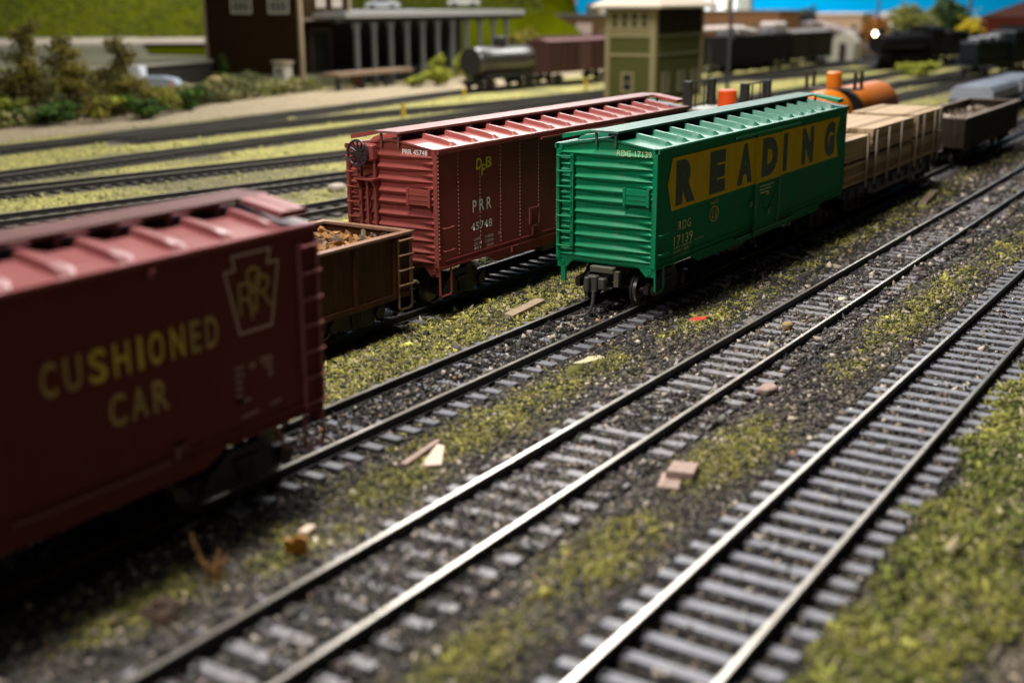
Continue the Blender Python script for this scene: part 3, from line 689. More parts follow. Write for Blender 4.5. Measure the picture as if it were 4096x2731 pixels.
# ================================================================== tank cars
def tank_car(root, L, r, zc, m_end, m_mid, m_dome, plat=True, pw=.06, m_deckp=M_deck, dome_h=4.32, x_d=None, band=(.27, .73), dr=.38, zp=3.55, hx=1.25, zpost=4.7):
    x_d = L / 2 if x_d is None else x_d
    e1, e2 = L * band[0], L * band[1]
    t = MB(); t.lathe((0, 0, zc), 'x', [(.35, .02), (.36, r * .35), (.45, r * .68), (.6, r * .90), (.85, r), (e1, r)], 28); t.build('tank_end', m_end, root, smooth=True)
    t = MB(); t.lathe((0, 0, zc), 'x', [(L - .35, .02), (L - .36, r * .35), (L - .45, r * .68), (L - .6, r * .90), (L - .85, r), (e2, r)], 28); t.build('tank_end', m_end, root, smooth=True)
    MB().lathe((0, 0, zc), 'x', [(e1 + .01, r + .01), (e2 - .01, r + .01)], 28).build('tank_shell', m_mid, root, smooth=True, angle=50)
    MB().lathe((x_d, 0, 0), 'z', [(zc + r - .15, dr), (dome_h - .08, dr), (dome_h - .02, dr * .85), (dome_h, .1)], 22).build('dome', m_dome, root, smooth=True)
    if plat: MB().lathe((x_d, 0, 0), 'z', [(zc + r - .3, dr + .16), (zp - .02, dr + .16)], 22).build('dome_base', m_mid, root, smooth=True)
    MB().box(.2, L - .2, -.35, .35, .75, 1.0).build('underframe', M_blk, root)
    for xx in (1.7, L - 1.7): MB().prism([(-1.0, .9), (1.0, .9), (.7, zc - r * .7), (-.7, zc - r * .7)], 'x', xx - .15, xx + .15).build('saddle', M_blk, root)
    bogie(root, 1.7); bogie(root, L - 1.7); coupler(root, 0, -1, hose=False); coupler(root, L, 1, hose=False)
    if plat:
        pl = MB().box(x_d - hx, x_d + hx, dr + .1, 1.35, zp, zp + .07).box(x_d - hx, x_d + hx, -1.35, -dr - .1, zp, zp + .07).box(x_d - hx, x_d - dr - .1, -dr - .098, dr + .098, zp, zp + .07).box(x_d + dr + .1, x_d + hx, -dr - .098, dr + .098, zp, zp + .07)
        pf = pl.build('platform', m_deckp, root)
        for sx in (-1, 1):
            for q in (-1, 1):
                MB().box(x_d + sx * (hx - .08) - pw, x_d + sx * (hx - .08) + pw, q * 1.22 - pw, q * 1.22 + pw, zp + .07, zpost).build('rail_post', M_blk, pf)
        for q in (-1, 1):
            MB().tube([(x_d - hx + .08, q * 1.22, zpost - .06), (x_d + hx - .08, q * 1.22, zpost - .06)], .025, 6).build('hand_rail', M_blk, pf)
            if hx > 1:
                for xx in (-.4, .45): MB().cyl((x_d + xx, q * 1.22, zp + .07), (x_d + xx, q * 1.22, zpost - .06), .03, n=6).build('rail_post', M_blk, pf)
t1 = thing('tank_car', 'model tank car with a red orange dome inside a black railed platform', 'tank car', (13.4, 4.78, 0), group='model freight cars in the yard')
tank_car(t1, 12.0, 1.12, 2.15, M_grimeblk, M_grimeblk, M_redor, pw=.15, m_deckp=mat('pale worn platform', (.40, .39, .35), .6, var=.3), dome_h=4.36, x_d=5.8)
t2 = thing('tank_car', 'orange model tank car with a grimy dark waist and a small orange dome', 'tank car', (29.8, 4.78, 0), group='model freight cars in the yard')
tank_car(t2, 11.0, 1.30, 2.28, M_orange, M_grimeblk, M_orange, pw=.07, dome_h=4.42, x_d=2.9, band=(.21, .36), hx=.6, zpost=4.4)
MB().add([(x, y, z) for x, y, z in [(6.4, -1.21, 1.8), (7.2, -1.21, 1.8), (6.9, -1.10, 3.05)]], [(0, 1, 2)]).build('pale_mark', mat('pale tank mark', (.5, .45, .45), .5), t2)

M_cover = mat('pale blue grey cover', (.36, .38, .44), .28, var=.12, scale=1.5)
cv = thing('flatcar', 'dark model flatcar under two pale blue grey covers at the right edge', 'flatcar', (63.0, 4.78, 0), group='model freight cars in the yard')
MB().box(0, 21, -W2, W2, .75, .95).build('deck', M_blk, cv)
bogie(cv, 2); bogie(cv, 19)
for x0 in (.4, 10.9):
    mb = MB().prism([(-W2, .96), (W2, .96), (W2, 1.55), (W2 - .3, 1.86), (-W2 + .3, 1.86), (-W2, 1.55)], 'x', x0, x0 + 9.4)
    for s in range(8): mb.prism([(-W2 - .02, .97), (W2 + .02, .97), (W2 + .02, 1.56), (W2 - .29, 1.885), (-W2 + .29, 1.885), (-W2 - .02, 1.56)], 'x', x0 + .5 + s * 1.2, x0 + .58 + s * 1.2)
    mb.build('cover', M_cover, cv)
# ================================================================== tracks: centre lines
NEAR = {'G': 0.0, 'P': 4.78, 'T': -4.74, 'R': -9.28}
BGP = [  # background centre lines (x, y)
    [(-30, 37.6), (20, 37.2), (60, 36.6), (140, 35.0)],
    [(-30, 39.9), (5, 32.6), (23.5, 28.5), (45, 25.0), (160, 23.5)],
    [(-30, 32.6), (0, 26.3), (16.5, 22.9), (38, 19.6), (160, 17.6)],
    [(-30, 21.5), (7.3, 17.7), (20, 16.4), (60, 14.4), (160, 12.5)],
    [(-30, 46.5), (15, 47.1), (45, 48.6), (64, 50.4), (80, 48.9), (110, 44.5), (170, 40.0)],
    [(22, 44.8), (42, 42.8), (60, 40.0), (95, 37.6), (140, 37.5)],
    [(95, 33.5), (122, 28.6), (150, 18.0)],
    [(90, 19.0), (110, 14.8), (140, 8.0)],
]
def path_pts(ctrl, step):
    P = [Vector((a, b)) for a, b in ctrl]; out = []
    P = [P[0] * 2 - P[1]] + P + [P[-1] * 2 - P[-2]]
    for i in range(1, len(P) - 2):
        L = (P[i + 1] - P[i]).length; n = max(1, int(L / step))
        for k in range(n):
            t = k / n; a, b, c, d = P[i - 1], P[i], P[i + 1], P[i + 2]
            out.append(.5 * ((2 * b) + (c - a) * t + (2 * a - 5 * b + 4 * c - d) * t * t + (3 * b - a - 3 * c + d) * t ** 3))
    out.append(P[-2]); return out
BG_DENSE = [np.array([p[:] for p in path_pts(c, 3.0)]) for c in BGP]
def bgdist(x, y):
    best = np.full(np.shape(x), 1e9)
    for D in BG_DENSE:
        for k in range(len(D) - 1):
            a, b = D[k], D[k + 1]; ab = b - a; L2 = ab @ ab
            t = np.clip(((x - a[0]) * ab[0] + (y - a[1]) * ab[1]) / L2, 0, 1)
            best = np.minimum(best, np.hypot(x - a[0] - t * ab[0], y - a[1] - t * ab[1]))
    return best
def neardist(y):
    return np.min([np.abs(y - c) for c in NEAR.values()], axis=0)

# ---- what grows or lies where: turf weight, tan weight
def turf(x, y):
    n1 = fbm(x, y, 2.2, 3); n2 = fbm(x, y, .8, 17)
    g = np.zeros(np.shape(x))
    A = sstep(1.05, 1.6, y + .5 * (n2 - .5)) * (1 - sstep(3.6, 4.1, y)) * (.35 + 1.0 * n1) * (1 - .6 * sstep(3, 9, x))
    g = np.maximum(g, np.clip(A * 1.35, 0, .95))
    cB = -2.25 + .5 * (vnoise(x, x * 0, 5, 2) - .5)
    wB = np.exp(-((y - cB) / .62) ** 2) * sstep(.36, .60, n1) * 1.0
    g = np.maximum(g, wB * (1 - .55 * sstep(6, 12, x)))
    def blob(cx, cy, rx, ry, s): return s * np.exp(-(((x - cx) / rx) ** 2 + ((y - cy) / ry) ** 2) ** 1.6)
    for b in ((-11.8, -2.35, 1.5, .5, 1), (-6.6, -2.1, 2.6, .5, .9), (-4.0, -2.2, 1.0, .45, .8), (.8, -2.5, 1.6, .5, .7), (14, -2.2, 5.5, .6, .75), (24, -2.2, 5, .7, .7),
              (-7.7, -6.9, 2.0, .62, 1), (-1.2, -7.05, .9, .55, .5), (4.2, -6.95, 3.2, .6, 1.1), (8.8, -6.9, 2.4, .6, .9), (-12.6, -6.9, 1.7, .6, .8), (-16.2, -6.9, 1.3, .55, .9), (15, -7.4, 4, .7, .6)):
        g = np.maximum(g, blob(*b) * np.clip(.45 + .95 * n2, 0, 1.2))
    D = sstep(-10.35, -10.85, y + 1.3 * (n1 - .5) + .5 * (n2 - .5))
    D = D * (1 - sstep(-12.0, -12.7, y + 1.6 * (n1 - .5)) * (1 - sstep(-9, 2, x)))
    g = np.maximum(g, D)
    far = sstep(6.3, 7.5, y)
    if np.any(far > 0):
        bd = bgdist(x, y)
        f = sstep(1.25, 2.2, bd) * (.25 + .85 * sstep(.30, .58, fbm(x, y, 4.5, 8))) * (1 - sstep(50.6, 52.2, y + 1.5 * (n1 - .5) - .04 * np.maximum(x - 40, 0)))
        f = np.maximum(f, sstep(64.5, 66.5, y + 2 * (n1 - .5)))
        g = np.where(far > 0, np.maximum(g, np.clip(f, 0, 1) * far), g)
    return np.clip(g, 0, 1)
def tanw(x, y):
    t = sstep(51, 53, y) * (1 - sstep(64.5, 66.5, y))
    t = np.maximum(t, sstep(-12.0, -12.7, y + 1.6 * (fbm(x, y, 2.2, 3) - .5)) * (1 - sstep(-9, 2, x)))
    t = np.maximum(t, .6 * np.exp(-(((x - 13.8) / 2.2) ** 2 + ((y + 2.1) / .6) ** 2)))
    return np.clip(t + .25 * (fbm(x, y, 1.7, 31) > .58), 0, 1)
def zground(x, y):
    z = -.315 + .05 * (fbm(x, y, 1.6, 4) - .5) + .03 * (fbm(x, y, .5, 6) - .5)
    z += .05 * np.exp(-((np.abs(y) - 0) / .85) ** 4) * (1.0 + 0 * x)
    z += .045 * np.exp(-((y - NEAR['T']) / 1.0) ** 4) * sstep(.35, .6, fbm(x, y, 2.6, 41))
    z += .05 * turf(x, y) * (np.abs(y + 9.28) > 1.1)
    return z
# ---- ground sheet
def axis(*segs):
    out = []
    for a, b, s in segs: out += list(np.arange(a, b, s))
    return np.array(out + [segs[-1][1]])
gxs = axis((-60, -24, 3), (-24, 34, .25), (34, 70, .6), (70, 150, 2), (150, 420, 15))
gys = axis((-160, -20, 10), (-20, -14, .6), (-14, 8, .22), (8, 56, .5), (56, 100, 1.5), (100, 420, 15))
GX, GY = np.meshgrid(gxs, gys)
tf = turf(GX.ravel(), GY.ravel()); tn = tanw(GX.ravel(), GY.ravel())
gz_ = zground(GX.ravel(), GY.ravel())
def palette(x, y, t, tn, seed):
    n = fbm(x, y, .9, seed)
    dark = np.stack([.044 + .03 * n, .040 + .026 * n, .036 + .022 * n], -1)
    tr = np.exp(-((y + 4.74) / 1.5) ** 4)[:, None]
    dark = dark * (1 + .55 * tr)
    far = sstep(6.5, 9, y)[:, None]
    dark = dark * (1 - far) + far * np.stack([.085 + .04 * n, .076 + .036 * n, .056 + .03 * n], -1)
    green = np.stack([.20 + .06 * n, .185 + .06 * n, .030 + .012 * n], -1)
    right = sstep(-10.2, -11, y)[:, None]
    green = green * (1 - right) + right * np.stack([.12 + .05 * n, .12 + .05 * n, .02 + .01 * n], -1)
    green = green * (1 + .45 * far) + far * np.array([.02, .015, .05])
    tan = np.stack([.20 + .05 * n, .165 + .04 * n, .105 + .03 * n], -1)
    tan = tan * (1 + .6 * sstep(48, 52, y)[:, None])
    c = dark + (tan - dark) * (tn * (.55 + .4 * sstep(48, 52, y)))[:, None]
    c = c + (green - c) * t[:, None]
    return c
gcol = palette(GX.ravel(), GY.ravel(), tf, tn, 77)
nx, ny = len(gxs), len(gys)
ii = (np.arange(ny - 1)[:, None] * nx + np.arange(nx - 1)[None])
GF = np.stack([ii, ii + 1, ii + nx + 1, ii + nx], -1).reshape(-1, 4)
M_ground = bpy.data.materials.new('ground cover'); M_ground.use_nodes = True
nt = M_ground.node_tree; N_ = nt.nodes; L_ = nt.links; b_ = N_['Principled BSDF']; b_.inputs['Roughness'].default_value = .95; b_.inputs['Specular IOR Level'].default_value = .2
at = N_.new('ShaderNodeAttribute'); at.attribute_name = 'col'
tc = N_.new('ShaderNodeTexCoord')
vo = N_.new('ShaderNodeTexVoronoi'); vo.inputs['Scale'].default_value = 9.0; L_.new(tc.outputs['Object'], vo.inputs['Vector'])
hs = N_.new('ShaderNodeHueSaturation'); L_.new(at.outputs['Color'], hs.inputs['Color'])
mr = N_.new('ShaderNodeMapRange'); mr.inputs['To Min'].default_value = .55; mr.inputs['To Max'].default_value = 1.5
sp_ = N_.new('ShaderNodeSeparateColor'); L_.new(vo.outputs['Color'], sp_.inputs['Color']); L_.new(sp_.outputs['Red'], mr.inputs['Value']); L_.new(mr.outputs['Result'], hs.inputs['Value'])
L_.new(hs.outputs['Color'], b_.inputs['Base Color'])
bp_ = N_.new('ShaderNodeBump'); bp_.inputs['Strength'].default_value = .9; bp_.inputs['Distance'].default_value = .06
L_.new(vo.outputs['Distance'], bp_.inputs['Height']); L_.new(bp_.outputs['Normal'], b_.inputs['Normal'])
grd = np_mesh('ground', np.stack([GX.ravel(), GY.ravel(), gz_], -1), GF, M_ground, gcol, smooth=True)
tag(grd, kind='structure')

# ---- loose grains: ballast stones and ground foam
OCT = np.array([[1, 0, 0], [-1, 0, 0], [0, 1, 0], [0, -1, 0], [0, 0, 1], [0, 0, -1]], float)
OF = np.array([[0, 2, 4], [2, 1, 4], [1, 3, 4], [3, 0, 4], [2, 0, 5], [1, 2, 5], [3, 1, 5], [0, 3, 5]])
def grains(name, P, size, col, flat, m, stretch=1.0):
    n = len(P)
    q = RNG.normal(size=(n, 4)); q /= np.linalg.norm(q, axis=1)[:, None]; w, x, y, z = q.T
    R = np.stack([np.stack([1 - 2 * (y * y + z * z), 2 * (x * y - z * w), 2 * (x * z + y * w)], -1), np.stack([2 * (x * y + z * w), 1 - 2 * (x * x + z * z), 2 * (y * z - x * w)], -1), np.stack([2 * (x * z - y * w), 2 * (y * z + x * w), 1 - 2 * (x * x + y * y)], -1)], 1)
    V = OCT[None] * RNG.uniform(.55, 1.35, (n, 6, 1)) * (np.array([1, 1, 1])[None, None] + RNG.uniform(-.4, .4, (n, 1, 3)))
    V[:, :, 2] *= flat; V[:, :, 0] *= stretch; V[:, :, 1] /= stretch ** .5
    V = np.einsum('nij,nkj->nki', R, V) * size[:, None, None] + P[:, None]
    F = (OF[None] + (np.arange(n) * 6)[:, None, None]).reshape(-1, 3)
    o = np_mesh(name, V.reshape(-1, 3), F, m, np.repeat(col, 6, 0))
    return o
def sample(n, x0, x1, y0, y1, dmax_full, dmin=0):
    x = RNG.uniform(x0, x1, n); y = RNG.uniform(y0, y1, n); P = np.stack([x, y, np.full(n, -.3)], -1)
    ok, d = in_view(P, 1.25)
    ok &= RNG.random(n) < np.clip(dmax_full / np.maximum(d, 1), 0, 1) ** 2
    return P[ok], d[ok]
M_stone = attr_mat('ballast stones', .85); M_foam = attr_mat('ground foam', .95)
P1, d1 = sample(1000000, -24, 75, -16, 9.5, 24)
t1_ = turf(P1[:, 0], P1[:, 1]); tn1 = tanw(P1[:, 0], P1[:, 1])
isturf = RNG.random(len(P1)) < np.clip(t1_ * np.where(P1[:, 1] < -9.9, .85, .68), 0, .9)
S = P1[~isturf]; ts = tn1[~isturf]; ds = d1[~isturf]
S[:, 2] = zground(S[:, 0], S[:, 1]) + RNG.uniform(-.03, .03, len(S))
size = RNG.lognormal(math.log(.042), .35, len(S)) * np.clip(ds / 27, .85, 1.6)
dR = np.abs(S[:, 1] + 9.28 + .004 * S[:, 0])
inR = dR < 1.4; S[inR, 2] = -.268 + RNG.uniform(-.05, .025, inR.sum())
keep = ~(inR & (RNG.random(len(S)) < .15)); keep &= ~((neardist(S[:, 1]) > .64) & (neardist(S[:, 1]) < .79))
dT = np.abs(S[:, 1] + 4.74)
onties = (dT < 1.3) & (fbm(S[:, 0], S[:, 1], .9, 91) > .53) & (RNG.random(len(S)) < .75)
S[onties, 2] = -.195 + RNG.uniform(-.035, .015, onties.sum())
midT = (dT < 1.3) & ~onties; S[midT, 2] = -.262 + RNG.uniform(-.03, .025, midT.sum())
onG = (np.abs(S[:, 1]) < .66) & (RNG.random(len(S)) < .8) & (fbm(S[:, 0], S[:, 1], .9, 51) > .40); S[onG, 2] = -.185 + RNG.uniform(-.04, .02, onG.sum())
S = S[keep]; ts = ts[keep]; size = size[keep]
n = len(S); r1 = RNG.random(n)
base = np.array([.040, .035, .032])[None] * RNG.lognormal(0, .62, (n, 1)) * (1 + RNG.uniform(-.12, .12, (n, 3)))
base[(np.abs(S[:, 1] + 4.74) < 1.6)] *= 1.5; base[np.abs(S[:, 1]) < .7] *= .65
base *= (fbm(S[:, 0], S[:, 1], 2.5, 12) * 1.1 + .45)[:, None]
tanm = r1 < (.13 + .45 * ts); base[tanm] = np.array([.17, .140, .100]) * RNG.lognormal(0, .45, (tanm.sum(), 1))
lt = r1 > .978; base[lt] = np.array([.50, .43, .35]) * RNG.uniform(.6, 1.3, (lt.sum(), 1)); size[lt] *= 1.25
orng = (r1 > .972) & ~lt; base[orng] = np.array([.36, .20, .11]) * RNG.uniform(.6, 1.2, (orng.sum(), 1))
tag(grains('ballast', S, size, np.clip(base, 0, .7), .8, M_stone), 'dark grey ballast stones with scattered tan chips around the tracks', 'ballast', kind='stuff')
# foam turf: small stringy crumbs
T = P1[isturf]; dt = d1[isturf]
T = np.concatenate([T + np.concatenate([RNG.uniform(-.07, .07, (len(T), 2)), np.zeros((len(T), 1))], 1) for q in range(4)]); dt = np.concatenate([dt] * 4)
right = T[:, 1] < -9.9
T[:, 2] = zground(T[:, 0], T[:, 1]) + RNG.uniform(-.02, .035, len(T)) + right * RNG.uniform(-.02, .15, len(T)) * fbm(T[:, 0], T[:, 1], .8, 66)
size = RNG.lognormal(math.log(.028), .4, len(T)) * np.clip(dt / 27, .85, 1.6) * (1 + .25 * right)
k = (neardist(T[:, 1]) > .85); T = T[k]; size = size[k]; right = right[k]
n_ = np.clip(fbm(T[:, 0], T[:, 1], 1.1, 19) * 1.6 - .3, 0, 1)[:, None]
gc = np.array([.25, .225, .050]) * (1 - n_) + np.array([.115, .112, .026]) * n_
gc = np.where(right[:, None], np.array([.24, .225, .045]) * (1 - n_) + np.array([.085, .11, .018]) * n_, gc)
gc = gc * RNG.lognormal(0, .40, (len(T), 1)) * (.6 + .8 * fbm(T[:, 0], T[:, 1], .45, 88))[:, None]
r2 = RNG.random(len(T)); q = r2 < .14; gc[q] = np.array([.30, .25, .14]) * RNG.uniform(.5, 1.4, (q.sum(), 1)); q = r2 > .82; gc[q] = np.array([.03, .032, .018])
tag(grains('turf', T, size, np.clip(gc, 0, .6), .75, M_foam, 1.7), 'yellow green ground foam growing in patches between the tracks', 'turf', kind='stuff')
# background turf tufts (coarser)
x = RNG.uniform(-20, 130, 60000); y = RNG.uniform(9, 66, 60000); Pb = np.stack([x, y, np.full(60000, -.3)], -1)
ok, db_ = in_view(Pb, 1.2); ok &= (RNG.random(60000) < turf(x, y)) & (RNG.random(60000) < np.clip(55 / np.maximum(db_, 1), 0, 1) ** 1.5)
Pb = Pb[ok]; n_ = fbm(Pb[:, 0], Pb[:, 1], 4, 23)[:, None]
cb = (np.array([.36, .33, .14]) * (1 - n_) + np.array([.27, .27, .075]) * n_) * RNG.uniform(.6, 1.35, (len(Pb), 1))
tag(grains('background_turf', Pb, RNG.uniform(.07, .19, len(Pb)), cb, .6, M_foam), 'pale yellow green turf between the distant yard tracks', 'turf', kind='stuff')

# ---- rails and ties
M_railtop = mat('polished rail head', (.56, .52, .46), .30, metal=.85, var=.12, scale=1.2)
M_railside = mat('dark rail side', (.016, .014, .012), .6, var=.35, scale=3)
M_tieR = mat('bluish grey tie', (.175, .178, .205), .5, var=.6, scale=5, bump=.4, bscale=18, grime=.6)
M_tieT = mat('warm grey tie', (.19, .18, .19), .5, var=.6, scale=5, bump=.4, bscale=18, grime=.6)
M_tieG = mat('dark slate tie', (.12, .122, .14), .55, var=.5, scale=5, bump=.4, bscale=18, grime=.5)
M_tieB = mat('background tie', (.06, .052, .045), .8, var=.4, scale=2)
PROF = [(-.075, -.2), (.075, -.2), (.075, -.185), (.02, -.165), (.02, -.055), (.042, -.04), (.042, -.008), (.034, 0), (-.034, 0), (-.042, -.008), (-.042, -.04), (-.02, -.055), (-.02, -.165), (-.075, -.185)]
def rail(parent, pts, side, gauge=1.435, topmat=None):
    off = side * (gauge / 2 + .037); mb = MB(); n = len(PROF)
    for k, p in enumerate(pts):
        d = (pts[min(k + 1, len(pts) - 1)] - pts[max(k - 1, 0)]).normalized(); nr = Vector((-d.y, d.x))
        for (a, z) in PROF: q = p + nr * (off + a); mb.v.append((q.x, q.y, z))
    for k in range(len(pts) - 1):
        for j in range(n):
            mb.f.append((k * n + j, k * n + (j + 1) % n, (k + 1) * n + (j + 1) % n, (k + 1) * n + j)); mb.mi.append(1 if j in (6, 7, 8) else 0)
    mb.f += [tuple(range(n)), tuple(range((len(pts) - 1) * n, len(pts) * n))]; mb.mi += [0, 0]
    return mb.build('rail', [M_railside, topmat or M_railtop], parent)
def tie_mesh(m, seed, hw=1.3):
    rr = random.Random(seed); mb = MB()
    bm = bmesh.new(); bmesh.ops.create_cube(bm, size=1)
    for q in bm.verts: q.co = Vector((q.co.x * (.225 + rr.uniform(-.015, .02)), q.co.y * 2 * hw * (1 + rr.uniform(-.012, .012)), -.275 + q.co.z * .15))
    bmesh.ops.subdivide_edges(bm, edges=[e for e in bm.edges if abs((e.verts[0].co - e.verts[1].co).y) > 1], cuts=9)
    for q in bm.verts: q.co.x += rr.uniform(-.010, .010); q.co.z += rr.uniform(-.006, .006)
    bmesh.ops.bevel(bm, geom=[e for e in bm.edges if e.calc_face_angle(0) > .8], offset=.015, segments=1, affect='EDGES')
    bm.verts.index_update()
    mb.add([q.co[:] for q in bm.verts], [[q.index for q in f.verts] for f in bm.faces]); bm.free()
    mb.cur = 1
    for s in (-1, 1):
        for e in (-1, 1):
            yy = s * .754 + e * .105; mb.box(-.05, .05, yy - .04, yy + .04, -.21, -.165)
    o = mb.build('tie', [m, M_railside], None); me = o.data; bpy.data.objects.remove(o); return me
def near_track(label, y, x0, x1, m, ang=0.0, sp=.576, seed=0, tie_from=None, tie_to=None, topmat=None):
    t = thing('railway_track', label, 'railway track', (0, y, 0), group='yard tracks')
    pts = [Vector((x0 + (x1 - x0) * k / 40, (x0 + (x1 - x0) * k / 40) * ang)) for k in range(41)]
    rail(t, pts, 1, topmat=topmat); rail(t, pts, -1, topmat=topmat)
    ms = [tie_mesh(m, seed + q) for q in range(5)]
    rr = random.Random(seed); xa = x0 if tie_from is None else tie_from; xb = x1 if tie_to is None else tie_to
    k = 0; x = xa; rest = MB()
    while x < xb:
        if k < 100:
            o = bpy.data.objects.new('tie', rr.choice(ms)); COL.objects.link(o); o.parent = t
            o.location = (x, x * ang + rr.uniform(-.025, .025), rr.uniform(-.022, .004)); o.rotation_euler = (0, 0, ang + rr.uniform(-.03, .03))
        else: rest.box(x - .11, x + .11, x * ang - 1.3, x * ang + 1.3, -.35, -.2)
        x += sp; k += 1
    if rest.v: tag(rest.build('tie', m, t), kind='stuff')
    return t
near_track('nearest track with bare bluish grey ties, beside the green turf at lower right', NEAR['R'], -26, 75, M_tieR, ang=-.004, seed=10, tie_from=-17.5, tie_to=75)
near_track('bright railed empty track half buried in ballast, second from lower right', NEAR['T'], -26, 100, M_tieT, ang=0.0, seed=20, tie_from=-20.0, tie_to=100)
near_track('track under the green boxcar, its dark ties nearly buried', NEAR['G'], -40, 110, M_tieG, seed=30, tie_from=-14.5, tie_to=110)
near_track('track under the dark red boxcar and the scrap gondola', NEAR['P'], -40, 110, M_tieG, seed=40, tie_from=-5.0, tie_to=110, topmat=mat('dark rail head', (.05, .045, .045), .5, metal=.3, var=.2))  # rail heads here darker and duller than on the other tracks
BGL = ['straight background track in the middle of the yellow green yard', 'slanting background track just in front of the straight one', 'slanting background track third back from the red boxcars', 'background track right behind the dark red boxcar', 'farthest yard track, carrying the black tank car', 'short background track in front of the black tank car', 'background track under the engine with the lit headlight', 'background track under the bluish black switcher at right']
M_railbg = mat('dull rail head', (.20, .18, .14), .5, metal=.5, var=.2)
for lab, c in zip(BGL, BGP):
    t = thing('railway_track', lab, 'railway track', (0, 0, 0), group='background tracks')
    pts = [Vector(p) for p in path_pts(c, 2.0)]
    rail(t, pts, 1, topmat=M_railbg); rail(t, pts, -1, topmat=M_railbg)
    mb = MB(); dn = path_pts(c, .62)
    for k, p_ in enumerate(dn[:-1]):
        d = (dn[k + 1] - p_).normalized(); nr = Vector((-d.y, d.x)); hx = d * .12; hy = nr * 1.3
        vs = [(q.x, q.y, z) for z in (-.36, -.2) for q in (p_ - hx - hy, p_ + hx - hy, p_ + hx + hy, p_ - hx + hy)]
        mb.add(vs, [(4, 5, 6, 7), (0, 1, 5, 4), (1, 2, 6, 5), (2, 3, 7, 6), (3, 0, 4, 7)])
    tag(mb.build('tie', M_tieB, t), kind='stuff')

# ---- debris lying on the ground
M_pine = mat('fresh pine scrap', (.60, .45, .34), .6, var=.25, scale=7, bump=.3)
M_pinedk = mat('weathered stick', (.36, .27, .18), .7, var=.3, scale=5, bump=.2)
M_card = mat('pinkish cardboard', (.34, .235, .19), .75, var=.45, scale=6, bump=.3)
def slab(name, label, cat, poly, z0, z1, m, group=None, ch=.012, rot=None):
    bm = bmesh.new(); cx = sum(a for a, _ in poly) / len(poly); cy = sum(b for _, b in poly) / len(poly)
    lo = [bm.verts.new((a - cx, b - cy, 0)) for a, b in poly]; f = bm.faces.new(lo)
    r = bmesh.ops.extrude_face_region(bm, geom=[f]); 
    for v in [g_ for g_ in r['geom'] if isinstance(g_, bmesh.types.BMVert)]: v.co.z += z1 - z0
    bmesh.ops.recalc_face_normals(bm, faces=bm.faces[:])
    bmesh.ops.bevel(bm, geom=bm.edges[:], offset=ch, segments=1, affect='EDGES')
    me = bpy.data.meshes.new(name); bm.to_mesh(me); bm.free(); me.materials.append(m)
    o = bpy.data.objects.new(name, me); COL.objects.link(o); o.location = (cx, cy, z0)
    if rot: o.rotation_euler = rot
    return tag(o, label, cat, group)
slab('wood_beam', 'short squared wooden beam lying in the turf left of the green boxcar', 'wood beam', [(-1.75, 1.74), (.18, 1.93), (.22, 2.24), (-1.72, 2.05)], -.30, -.10, M_pinedk)
slab('wood_strip', 'thin tan wood strip lying next to a pale wedge of wood', 'wood strip', [(-11.55, -2.10), (-10.20, -1.92), (-10.20, -2.03), (-11.52, -2.24)], -.27, -.17, M_card)
slab('wood_wedge', 'pale wedge shaped wood chip beside the thin strip', 'wood chip', [(-11.45, -2.48), (-10.45, -2.12), (-10.42, -2.28), (-11.12, -2.72)], -.25, -.17, M_pine, rot=(.12, 0, 0))
slab('paper_scrap', 'crinkled cream scrap lying on the turf between the two middle tracks', 'paper scrap', [(-4.35, -1.55), (-3.95, -1.62), (-3.7, -1.58), (-3.45, -1.78), (-3.55, -1.98), (-3.9, -1.86), (-4.2, -1.78)], -.25, -.22, mat('cream scrap', (.55, .47, .28), .7))
slab('paper_scrap', 'flat pale scrap lying under the small red one', 'paper scrap', [(.0, -2.3), (.7, -2.25), (1.1, -2.55), (.5, -2.8), (.05, -2.7)], -.29, -.25, mat('pale scrap', (.42, .38, .28), .7))
slab('red_scrap', 'small bright red scrap near the front of the green boxcar', 'plastic scrap', [(.55, -2.22), (1.0, -2.18), (1.15, -2.5), (.8, -2.55), (.6, -2.42)], -.25, -.19, mat('bright red scrap', (.75, .06, .05), .45))
slab('card_block', 'pinkish tan block lying on another between the two nearest tracks', 'card block', [(-9.55, -6.42), (-8.95, -6.30), (-8.80, -6.72), (-9.40, -6.88)], -.24, -.10, M_card, rot=(0, .06, 0))
slab('card_block', 'pinkish brown flat block partly under the upper one', 'card block', [(-9.95, -6.45), (-9.3, -6.25), (-9.2, -6.60), (-9.85, -6.82)], -.30, -.22, M_card)
slab('pebble', 'flat pale stone lying between the two nearest tracks', 'stone', [(-4.1, -5.95), (-3.7, -5.92), (-3.5, -6.1), (-3.75, -6.3), (-4.1, -6.2)], -.28, -.15, M_card, ch=.03)
slab('pebble', 'small round tan stone between the rails of the bright track', 'stone', [(.95, -4.62), (1.2, -4.55), (1.32, -4.7), (1.15, -4.85), (.95, -4.78)], -.22, -.05, mat('tan stone', (.32, .20, .09), .8), ch=.04)
slab('wood_beam', 'short beam lying beside the far end of the lumber flatcar', 'wood beam', [(22.3, -2.42), (25.9, -2.02), (25.95, -2.3), (22.4, -2.72)], -.28, -.08, M_pinedk)
slab('pale_stone', 'whitish stone lying beyond the gondola near the background track', 'stone', [(13.0, 20.7), (13.6, 20.5), (14.0, 20.9), (13.7, 21.3), (13.1, 21.2)], -.3, .0, mat('whitish stone', (.42, .36, .30), .7), ch=.08)
slab('wood_chip', 'small tan chip at the left edge of the bright track', 'wood chip', [(-14.75, -2.55), (-14.45, -2.5), (-14.4, -2.65), (-14.7, -2.72)], -.27, -.15, M_pine)
